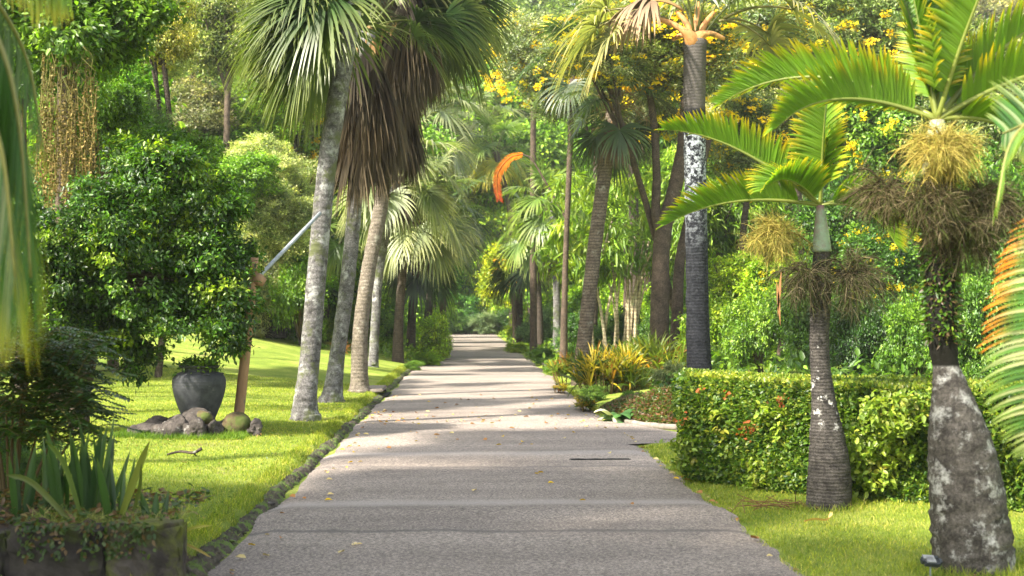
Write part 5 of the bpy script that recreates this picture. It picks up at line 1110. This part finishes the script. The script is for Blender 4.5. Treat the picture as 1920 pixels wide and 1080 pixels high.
t = thing('cane_clump', (b.x, 43, z0), 'clump of pale tan cane stems right of the leaning palm', 'cane plant'); rg = np.random.default_rng(9)
for q in range(15):
    x0_ = rg.uniform(-1.1, 1.1); ln = rg.normal(0, .5) + x0_ * .5; h_ = rg.uniform(2.6, 4.2); m = MB(); r_ = rg.uniform(.035, .065)
    e_ = np.array([x0_ * .7 + ln, rg.uniform(-.4, .4), h_])
    add_tube(m, spline([[x0_ * .7, rg.uniform(-.4, .4), -.1], [x0_ * .75 + ln * .3, 0, h_ * .5], e_], 16), np.linspace(r_, r_ * .6, 16), 7); st_ = link('cane_stem', m.mesh('cane_stem', BARK_CANE, True), t)
m = MB(); K = 110; Cc = np.stack([rg.uniform(-2.2, 2.6, K), rg.uniform(-1, 1, K), rg.uniform(2.6, 5.6, K)], 1)
clump_leaves(m, rg, Cc, unit(rg.normal(0, 1, (K, 3)) + [0, 0, .3]), 26, .16, .42, .075, G_BRIGHT, .2, droop=.9); link('foliage', m.mesh('cane_leaves', LEAF), t)

# ================================================================== TREES BEHIND
T = [ # px, py, depth, radius px, kind, aspect, colour, flowers, label
 (215, 245, 31, 130, 'bright', (1, 1, 1.1), (.62, .78, .7), None, 'mid green leafy tree behind the hanging seed strands'),
 (40, 90, 27, 100, 'mid', (1, 1, 1.2), (.8, .9, .8), None, 'dark green tree filling the top left corner'),
 (90, 520, 30, 130, 'mid', (1, 1, 1.2), (1, 1, 1), None, 'dark tree low on the left behind the propped tree'),
 (255, 115, 35, 78, 'silver', (1.2, 1, .8), (1.2, 1.2, 1.2), None, 'silvery leaved tree high on the left'),
 (365, 60, 33, 50, 'bright', (.8, .8, 1.6), (.6, .85, .5), None, 'narrow bright green climber covered tree at the top left'),
 (300, 40, 30, 60, 'olive', (1, 1, 1.3), (1.3, 1.1, .6), None, 'yellowish olive tree with hanging shoots at the top left'),
 (430, 60, 44, 100, 'olive', (1, 1, 1), (1, 1, 1), None, 'dull olive tree behind the first palm crown'),
 (375, 215, 41, 80, 'silver', (1.2, 1, .9), (.75, .7, .7), None, 'grey green thicket tree in the upper left middle'),
 (465, 225, 43, 55, 'bright', (1.2, 1, .8), (.95, 1, .9), None, 'lime green tree crown left of the first palm trunk'),
 (330, 330, 34, 105, 'bright', (1.2, 1, .9), (.65, .85, .6), None, 'fresh green tree above the propped dark tree'),
 (505, 300, 38, 62, 'silver', (1.2, 1, .8), (1.3, 1.3, 1.1), None, 'pale cream and green tree left of the first palm trunk'),
 (440, 370, 36, 62, 'silver', (1, 1, 1), (.95, 1, .8), None, 'pale dusty tree lower left of the first palm trunk'),
 (560, 370, 42, 70, 'silver', (1, 1, 1), (1.1, 1.15, .9), None, 'light green tree behind the first palm trunk'),
 (540, 480, 50, 90, 'dark', (1.2, 1, .9), (.9, 1, 1), None, 'dark hollow tree under the slanting brace pole'),
 (440, 500, 44, 80, 'mid', (1, 1, 1), (.9, 1, .8), None, 'dark green tree behind the wooden post'),
 (610, 230, 52, 80, 'bright', (1, 1, 1), (.85, .9, .8), (0.75, 0.5, 0.02), 'green tree with orange yellow flowers between the first two palm trunks'),
 (640, 460, 58, 90, 'mid', (1, 1, 1), (1, 1, .9), None, 'mid green tree behind the palm trunks of the left row'),
 (700, 300, 62, 110, 'mid', (1, 1, 1), (1, 1.05, .9), None, 'green tree behind the brown skirts of the left row'),
 (760, 130, 80, 120, 'mid', (1.2, 1, 1), (1.2, 1.1, 1), None, 'tall tree high behind the third palm crown'),
 (700, 560, 66, 70, 'mid', (1, 1, 1), (1.1, 1, .8), None, 'low tree behind the trunks, left of the road'),
 (830, 330, 84, 90, 'olive', (1, 1, 1), (1.4, 1.5, 1.3), None, 'pale green tree over the far left side of the road'),
 (780, 480, 82, 80, 'dark', (1, 1, 1), (1.2, 1.3, 1.2), None, 'dark green tree at the far left side of the road'),
 (870, 220, 128, 100, 'big', (1.3, 1, .9), (1.5, 1.5, 1.4), None, 'broad leaved pale tree high over the end of the road'),
 (960, 200, 104, 80, 'big', (1.2, 1, .8), (2.0, 1.8, 1.0), None, 'large leaved light green tree above the orange frond'),
 (848, 470, 123, 80, 'bright', (1, 1, 1.2), (1, 1, .9), None, 'yellow green tree closing the view left over the road end'),
 (930, 430, 121, 85, 'bright', (1, 1, 1), (1.15, 1.05, .8), None, 'sunlit yellow green tree over the road end'),
 (900, 535, 122, 60, 'mid', (1.2, 1, .8), (.8, 1, .8), None, 'darker green tree low over the end of the road'),
 (975, 520, 100, 60, 'bright', (1, 1, 1), (1.3, 1.0, .6), (0.85, 0.5, 0.05), 'golden leaved tree right over the road end'),
 (835, 575, 120, 50, 'dark', (1, 1, 1), (1, 1.2, 1.3), None, 'dark tree at the left of the road end'),
 (1000, 330, 84, 110, 'mid', (1, 1, 1), (1.3, 1.2, .9), None, 'green tree behind the spotted trunk palm'),
 (1080, 470, 72, 110, 'bright', (1, 1, 1.1), (1, 1, .9), None, 'bright green tree behind the leaning palm'),
 (1030, 560, 76, 60, 'mid', (1, 1, 1), (1, 1.1, 1.2), None, 'shaded tree low behind the right palm trunks'),
 (1170, 420, 52, 80, 'lance', (1, 1, 1), (1, 1, .9), None, 'bright tree with long pointed leaves right of the leaning palm'),
 (1240, 330, 58, 90, 'lance', (1, 1, 1), (.95, 1, .9), None, 'pointed leaved tree behind the forked brown tree'),
 (1000, 110, 56, 95, 'silver', (1.1, 1, .9), (.75, .8, .8), (0.85, 0.68, 0.03), 'grey green yellow flowered tree at the top, left of the leaning palm'),
 (1110, 150, 46, 95, 'olive', (1.1, 1, .8), (1.0, 1.05, 1.25), (0.85, 0.68, 0.03), 'yellow flowered tree around the top of the leaning palm'),
 (1230, 190, 44, 90, 'silver', (1, 1, .9), (.7, .75, .75), (0.85, 0.68, 0.03), 'yellow flecked tree between the leaning palm and the black mottled trunk'),
 (1180, 30, 50, 100, 'olive', (1.2, 1, .8), (1.0, 1.1, 1.2), (0.85, 0.68, 0.03), 'yellow flowered tree at the top under the dry palm frond'),
 (1400, 90, 40, 110, 'olive', (1.2, 1, .8), (.9, 1.0, 1.2), (0.85, 0.68, 0.03), 'grey green tree with yellow flowers right of the black mottled trunk top'),
 (1520, 40, 44, 110, 'silver', (1.2, 1, .8), (.7, .75, .7), (0.85, 0.68, 0.03), 'grey leaved yellow flowered tree at the top right of centre'),
 (1640, 60, 42, 110, 'olive', (1.1, 1, .8), (.95, 1.1, 1.1), (0.85, 0.68, 0.03), 'olive tree behind the high fronds of the fat palm'),
 (1420, 260, 36, 90, 'olive', (1.2, 1, .9), (.9, 1.0, 1.1), (0.85, 0.68, 0.03), 'tree with many yellow flowers behind the slim palm fronds'),
 (1560, 230, 38, 100, 'olive', (1.1, 1, .9), (.9, 1.0, 1.1), (0.85, 0.68, 0.03), 'yellow flowered tree behind the upright fronds of the slim palm'),
 (1700, 250, 36, 110, 'mid', (1, 1, 1), (.9, 1, .9), (0.85, 0.68, 0.03), 'green tree with yellow flowers behind the fat palm head'),
 (1860, 180, 34, 130, 'olive', (1, 1, 1), (.9, 1, 1), None, 'olive green tree at the upper right edge'),
 (1350, 400, 40, 80, 'lance', (1, 1, 1), (.8, .9, .8), None, 'lance leaved tree right of the black mottled trunk'),
 (1440, 420, 46, 90, 'silver', (1, 1, 1), (.6, .7, .6), None, 'dusty tree behind the yellow flower head of the slim palm'),
 (1370, 520, 34, 62, 'bright', (1, 1, 1), (1.2, 1.15, .7), None, 'yellow green sunlit tree right of the black mottled trunk'),
 (1460, 540, 32, 62, 'bright', (1.1, 1, .9), (1.0, 1.05, .7), (0.75, 0.7, 0.04), 'low yellow green tree behind the slim palm, yellow flowers'),
 (1580, 430, 34, 90, 'dark', (1, 1, 1), (1, 1.1, 1.1), None, 'dark tree in the recess between the two bottle palms'),
 (1660, 500, 30, 85, 'dark', (1, 1, 1), (.9, 1, 1), (0.75, 0.6, 0.03), 'dark tree with a few yellow flowers left of the fat palm'),
 (1800, 400, 30, 110, 'mid', (1, 1, 1.2), (.8, .95, .8), None, 'green tree behind the fat palm'),
 (500, 430, 40, 90, 'silver', (1.2, 1, 1.15), (1.1, 1.15, .8), None, 'cream tipped tree above the brace pole, left of the first palm'),
 (420, 300, 37, 80, 'mid', (1.1, 1, .8), (1.1, 1.1, .7), None, 'yellowish green tree between the propped tree and the cream tree'),
 (390, 440, 30, 80, 'mid', (1, 1, 1.2), (.8, .95, .6), None, 'green tree immediately behind the right side of the propped tree'),
 (470, 560, 44, 60, 'dark', (1.2, 1, .8), (.9, 1, .9), None, 'dark green low tree at the lawn edge under the brace pole'),
 (560, 540, 47, 60, 'mid', (1.2, 1, .9), (1, 1.1, .8), None, 'fresh green low tree at the lawn edge behind the first palm'),
 (170, 160, 29, 80, 'mid', (1, 1, .9), (.8, .95, .7), None, 'green tree right of the hanging strands'),
 (240, 230, 30, 70, 'silver', (1, 1, 1), (.6, .75, .6), None, 'leafy tree under the silvery tree on the left'),
 (560, 170, 46, 70, 'silver', (1, 1, 1), (1, 1, .8), None, 'pale leafed tree behind the left fans of the first palm'),
 (660, 560, 60, 60, 'bright', (1.2, 1, .9), (1, 1, .8), None, 'lime green low tree behind the second palm trunk'),
 (880, 330, 126, 90, 'bright', (1.2, 1, .9), (1.3, 1.2, .9), None, 'luminous lime tree high above the middle of the road end'),
 (1900, 520, 26, 100, 'mid', (1, 1, 1.2), (.8, .95, .9), None, 'green tree behind the striped frond at the right edge'),
]
for q, (px, py, d, r, kind, asp, col, fl_, lab) in enumerate(T):
    if px < 620: col = tuple(c_ * 1.3 for c_ in col)
    if 620 <= px < 1300 and d > 50 and kind != 'big': col = tuple(c_ * 1.3 for c_ in col)
    if 300 < px < 620: d = max(d, 47 + q % 5)
    tree('tree', px, py, d, r * 1.12, kind, lab, seed=q + 1, asp=asp, color=col, flowers=fl_, bark=[BARK_BROWN, BARK_DARK][q % 2])
tree('tree', 1125, 105, 32.2, 84, 'olive', 'yellow flowered branches of a tree reaching over the top of the leaning palm', seed=71, asp=(1.25, .8, .75), color=(.95, 1.0, 1.1), flowers=(0.85, 0.68, 0.03), bark=BARK_BROWN, base=(5.6, 36.5), trunk_r=.10)
for q, (px, py, d, r, kind, asp, col, bx, by, lab) in enumerate([
    (315, 300, 24.5, 88, 'mid', (1.1, .9, .9), (.75, .85, .6), -8.0, 25.5, 'fresh green tree rising right behind the propped dark tree'),
    (225, 215, 27.5, 80, 'mid', (1, .9, .9), (.85, .9, .7), -9.4, 28.5, 'green tree between the hanging strands and the silvery tree'),
    (400, 385, 25.5, 62, 'near', (1, 1, 1), (1.3, 1.3, 1), -7.8, 27.0, 'small leaved green tree touching the right shoulder of the propped tree'),
    (525, 405, 44.5, 74, 'silver', (1.1, 1, .9), (1.2, 1.25, .9), -6.6, 49, 'creamy leaved tree just above the brace pole end'),
    (450, 330, 43.5, 70, 'mid', (1.1, 1, .8), (1.2, 1.25, .8), -8.2, 48.5, 'light green tree left of the creamy one above the wooden post')]):
    tree('tree', px, py, d, r, kind, lab, seed=81 + q, asp=asp, color=col, bark=BARK_DARK, base=(bx, by), trunk_r=.09)
# closing wood on the slopes
rg = random.Random(11); q = 0
for d, n, lo_, hi_, zlo, zhi in [(60, 8, -250, 620, 200, 560), (66, 8, 1180, 2150, 200, 560), (100, 12, -150, 2050, 60, 540), (135, 12, 100, 1900, 20, 540)]:
    for k in range(n):
        px = lo_ + (hi_ - lo_) * (k + rg.uniform(.2, .8)) / n
        for r_ in range(3):
            py = zlo + (zhi - zlo) * (r_ + rg.uniform(.1, .9)) / 3
            if 450 < px < 1080 and 80 < d < 120: continue
            side = 'left' if px < 880 else 'right'
            tree('tree', px, py, d + rg.uniform(-6, 6), 125, ['mid', 'olive', 'bright', 'silver', 'mid', 'dark'][q % 6], {
                'left': 'tree deep in the dense wood left of the road, mostly hidden by nearer trees', 'right': 'tree deep in the dense wood right of the road, mostly hidden by nearer trees'}[side], seed=200 + q,
                group={'left': 'hidden trees of the wood on the left', 'right': 'hidden trees of the wood on the right'}[side], color=(rg.uniform(.8, 1.3), rg.uniform(.85, 1.2), rg.uniform(.7, 1.1)), asp=(1, 1, .9))
            q += 1
# far wood that reads as one mass
rg = np.random.default_rng(321); m = MB(); K = 2600
x = rg.uniform(-110, 120, K); y = rg.uniform(150, 185, K); hh = rg.uniform(0, 1, K) * 42
P = np.stack([x, y + hh * .3, gz(x, y) * .4 + hh], 1); clump_leaves(m, rg, P, unit(rg.normal(0, 1, (K, 3)) + [0, -.8, .3]), 26, 1.0, 1.7, .9, G_MID + G_BRIGHT, .35)
tag(link('far_wood', m.mesh('far_wood', LEAF)), 'far mass of leaves closing the view behind all the trees', 'wood', kind='stuff')

# trees standing beyond the frame, left and above, whose crowns shade the near road
for q, (x, y, z, bx, s, kind, lab) in enumerate([(-6.7, 8.6, 8.0, -8.6, 1.15, 'olive', 'tall tree outside the frame on the left shading the near road'), (-6.3, 3.6, 7.6, -8.0, 1.2, 'mid', 'leafy tree left of the camera shading the foreground'), (-6.6, 13.0, 9.6, -9.6, .95, 'olive', 'highest tree outside the frame on the left behind the near palm'), (-9.8, 5.5, 7.4, -11, 1.4, 'mid', 'far left tree outside the frame shading the planted bed'), (-8.9, 6.6, 6.2, -9.4, 1.0, 'dark', 'added unseen dense low tree deepening the shade on the planted bed')]):  # last tree is unseen, added to deepen shade on the planted bed
    z0 = gzf(bx, y); t = thing('shade_tree', (bx, y, z0), lab, 'tree')
    link('trunk', limb_trunk(z - z0, .22, (x - bx, 0), BARK_BROWN, 70 + q, 1, s * 2.0), t); link('crown', crown_mesh(kind, q % 3), t, (x - bx, 0, z - z0), q * 1.3, (s, s, s * .6))

# undergrowth carpets
def undergrowth(name, label, xr, yr, n, pal, seed, cond=None, h=.35):
    rg = np.random.default_rng(seed); x = rg.uniform(*xr, n); y = rg.uniform(*yr, n)
    if cond is not None: k = cond(x, y); x, y = x[k], y[k]
    P = np.stack([x, y, gz(x, y) + rg.uniform(0, h, len(x))], 1); m = MB(); clump_leaves(m, rg, P, np.array([[0, 0, 1.0]] * len(P)), 20, .16, .17, .08, pal, .3)
    tag(link(name, m.mesh(name, LEAF)), label, 'undergrowth', kind='stuff')
undergrowth('undergrowth', 'low leafy undergrowth below the trees on the left', (-30, -5), (40, 100), 5200, G_DARK + G_MID, 61, lambda x, y: (x < -5.6 - (y < 46) * 3) & (y > 46 - (x < -12) * 8))
undergrowth('undergrowth', 'low leafy undergrowth below the trees on the right', (3.4, 28), (24, 100), 5200, G_DARK + G_MID, 62, lambda x, y: (x > 3.6) & (x < 4 + y * .35))
undergrowth('road_verge_plants', 'strip of mixed green verge plants at the left road edge in the distance', (-5.5, -2.15), (47, 115), 1500, G_BRIGHT + G_MID, 63, lambda x, y: x > -2.6 - (y - 47) * .12, .12)
undergrowth('road_verge_plants', 'strip of mixed green verge plants at the right road edge in the distance', (2.6, 6.5), (46, 115), 1500, G_BRIGHT + G_MID, 64, lambda x, y: x < 3.2 + (y - 46) * .10, .12)

# ================================================================== GRASS
def grass(name, label, xr, yr, n, seed, cond, L=.045, pal=None, power=1.0):
    rg = np.random.default_rng(seed); x = rg.uniform(*xr, n); y = yr[0] + (yr[1] - yr[0]) * rg.uniform(0, 1, n) ** power
    k = cond(x, y); x, y = x[k], y[k]; n = len(x); P = np.stack([x, y, gz(x, y) - .004], 1)
    D = rg.normal(0, .45, (n, 3)) + [0, 0, 1.0]; m = MB(); pal = pal or [((0.20, 0.28, 0.035), 4), ((0.31, 0.37, 0.05), 3), ((0.46, 0.45, 0.16), 1.4), ((0.10, 0.18, 0.02), 2.5)]
    s_ = (y / 12) ** .5
    add_blades(m, P, D, rg.normal(0, 1, (n, 3)) * [1, 1, .1], L * rg.uniform(.5, 1.2, n), .006 * s_, .7, pick(rg, pal, n) * np.exp(rg.normal(0, .2, (n, 1))), None, 2)
    return tag(link(name, m.mesh(name, BLADE)), label, 'grass', kind='stuff')
grass('lawn_grass', 'short mown grass blades of the left lawn', (-7.5, -1.86), (9.0, 32), 230000, 71, lambda x, y: (x > -y * .36) & ~((y < 10.5) & (x < x1 - .05)), .042, power=1.3)
rg = np.random.default_rng(83)
grass('lawn_grass', 'short mown grass blades of the strip between road and hedge', (2.26, 5.2), (7.8, 19), 110000, 72, lambda x, y: (x > 2.27 + (y > 18.5) * 9) & (x < np.interp(y, [8, 11.5, 12.4, 13.8, 14.6, 15.8, 16.0, 18.8], [5.2, 4.6, 3.8, 2.85, 2.45, 2.5, 3.4, 3.4])), .042)
grass('edge_grass', 'longer tufts of grass overhanging the left edging stones', (-2.1, -1.79), (8.4, 44), 36000, 73, lambda x, y: np.sin(y * 3.1) + np.sin(y * 7.7) + (x + 1.9) * -6 > -.6, .075)
grass('edge_grass', 'ragged grass growing over the right road margin', (2.16, 2.36), (7.8, 40), 12000, 74, lambda x, y: (np.sin(y * 4.1) + np.sin(y * 9.7) > -.4) & ~((y > 18.4) & (y < 23)), .06)
grass('shade_grass', 'longer grass around the stones under the urn', (-4.6, -2.9), (18.3, 19.4), 9000, 75, lambda x, y: x > -99, .10, [((0.08, 0.17, 0.02), 3), ((0.14, 0.24, 0.03), 2)])

grass('foot_grass', 'longer grass tufts round the feet of the two bottle shaped palms', (2.3, 4.2), (8.6, 12.9), 26000, 76, lambda x, y: (np.hypot(x - p2.location.x, y - p2.location.y) < .46) | (np.hypot(x - p1.location.x, y - p1.location.y) < .33), .09)
scatter_cover('lawn_weeds', 'small dark clover and weeds scattered through the lawns', (-6.5, 4.4), (8.5, 26), 9000, .03, .02, [((0.06, 0.13, 0.02), 3), ((0.12, 0.2, 0.03), 2), ((0.25, 0.18, 0.08), 1.5)], 84, None, False, .035)
# ================================================================== SMALL THINGS
# plant label
p = at(1745, 1056, 9.0); z0 = gzf(p.x, 9.0)
t = thing('plant_label', (p.x, 9.0, z0), 'small dark tilted plant name plate in the grass at the foot of the fat palm', 'sign')
h = p.z - z0
m = MB(); add_tube(m, [[0, .02, -.1], [0, .01, h * .5], [0, 0, h]], .006, 8); link('stake', m.mesh('stake', STEEL), t)
o = block(-.068, .068, -.004, .004, -.036, .036, 3, SIGNM, 'plate', t, (0, -.01, h + .015), .0); o.rotation_euler = (R(-52), R(5), R(8))
for k, (w_, zz) in enumerate([(.075, .016), (.05, .002), (.06, -.012)]):
    s2 = block(-w_ / 2, w_ / 2, -.0062, -.0042, zz - .0022, zz + .0022, 3, SIGNT, 'lettering', o, (-.02 + .005 * k, 0, 0), 0.0)
# fallen curled leaf and litter
p = at(1536, 992, 11.35); rg = np.random.default_rng(1)
m = MB(); P0 = spline([[-.12, 0, .02], [-.04, .01, .035], [.05, -.01, .03], [.09, .0, .055], [.105, .03, .085]], 14); T_ = unit(np.gradient(P0, axis=0)); s_ = unit(np.cross(T_, [0, .3, 1])); wd = .022 * np.sin(np.linspace(.15, 3.0, 14))[:, None] + .004
m.add(np.stack([P0 - s_ * wd + [0, 0, .012], P0, P0 + s_ * wd + [0, 0, .012]], 1).reshape(-1, 3), (0.50, 0.36, 0.20), quads=[(x * 3 + y, x * 3 + y + 1, x * 3 + y + 4, x * 3 + y + 3) for x in range(13) for y in range(2)])
tag(link('fallen_leaf', m.mesh('fallen_leaf', DRY), None, (p.x, 11.35, gzf(p.x, 11.35) + .01)), 'large curled tan dead leaf on the grass before the slim palm', 'leaf')
m = MB(); rg = np.random.default_rng(2)
for q in range(26):
    a = rg.normal(0, .14, 3) * [1.4, .8, 0] + [0, 0, .04]; d_ = unit(rg.normal(0, 1, 3) * [1, 1, .25]) * rg.uniform(.08, .2); add_tube(m, [a - d_, a + [0, 0, .01], a + d_], [.003, .005, .003], 4, (0.16, 0.11, 0.06), cap=False)
p = at(1460, 945, 12.3); tag(link('twig_litter', m.mesh('twig_litter', DRY), None, (p.x, 12.3, gzf(p.x, 12.3))), 'little heap of dead twigs on the grass at the hedge foot', 'twigs')
# fallen leaves on the road
rg = np.random.default_rng(14); lm = []
for k, (col, L_) in enumerate([((0.60, 0.46, 0.05), .055), ((0.55, 0.50, 0.30), .06), ((0.30, 0.17, 0.08), .07)]):
    for s_ in range(2):
        m = MB(); add_leaves(m, np.array([[0, 0, .006]]), np.array([[1, 0, .12]]), np.array([[.2 * s_, .3, 1.]]), L_, L_ * .6, col, .2); lm.append(m.mesh('fallen_leaf', DRY))
for q in range(230):
    if q < 95: x, y = rg.uniform(-1.6, 2.1), rg.normal(22.5, 2.2)
    elif q < 190: x, y = float(rg.choice([-1.62, 2.13])) + abs(rg.normal(0, .16)) * (1 if q % 2 else 1), rg.uniform(9.3, 30); x = min(x, 2.2)
    else: x, y = rg.uniform(-1.6, 2.2), rg.uniform(9.5, 32)
    k = rg.integers(0, 6); kk = ['yellow', 'yellow', 'pale', 'pale', 'brown', 'brown'][k]
    o = link('fallen_leaf', lm[k], None, (x, y, float(road_z(np.array(x), np.array(y))) + .004), rg.uniform(0, 6.28), rg.uniform(.7, 1.5))
    tag(o, kk + ' fallen leaf lying on the road asphalt', 'leaf', 'small %s leaves fallen on the road' % kk)
p = at(667, 1022, 10.5)
m = MB(); add_leaves(m, np.array([[0, 0, .008]] * 3), np.array([[1, .2, .1], [-.4, 1, .2], [-.5, -.8, .1]]), np.array([[0, .2, 1.]] * 3), .05, .035, (.75, .74, .68), .2)
tag(link('fallen_flower', m.mesh('fallen_flower', PETAL), None, (p.x, 10.5, .02)), 'single white fallen flower on the near left of the road', 'flower')

# thin sunlit air
m = MB(); X0, X1, Y0, Y1, Z0, Z1 = -118, 118, -38, 232, -3.0, 66.0
m.add([(x, y, z) for z in (Z0, Z1) for y in (Y0, Y1) for x in (X0, X1)], (1, 1, 1), quads=[(0, 2, 3, 1), (4, 5, 7, 6), (0, 1, 5, 4), (2, 6, 7, 3), (0, 4, 6, 2), (1, 3, 7, 5)])
hm, n, out = newmat('haze'); pv = N(n, "ShaderNodeVolumePrincipled"); pv.inputs['Color'].default_value = rgb(.95, .97, .9); pv.inputs['Density'].default_value = 0.0005; pv.inputs['Anisotropy'].default_value = 0.2
n.links.new(pv.outputs[0], out.inputs['Volume']); tag(link('haze', m.mesh('haze', hm)), 'thin bright summer haze over the garden', 'haze', kind='stuff')
S.cycles.volume_bounces = 0; S.cycles.volume_step_rate = 10; S.cycles.volume_max_steps = 16
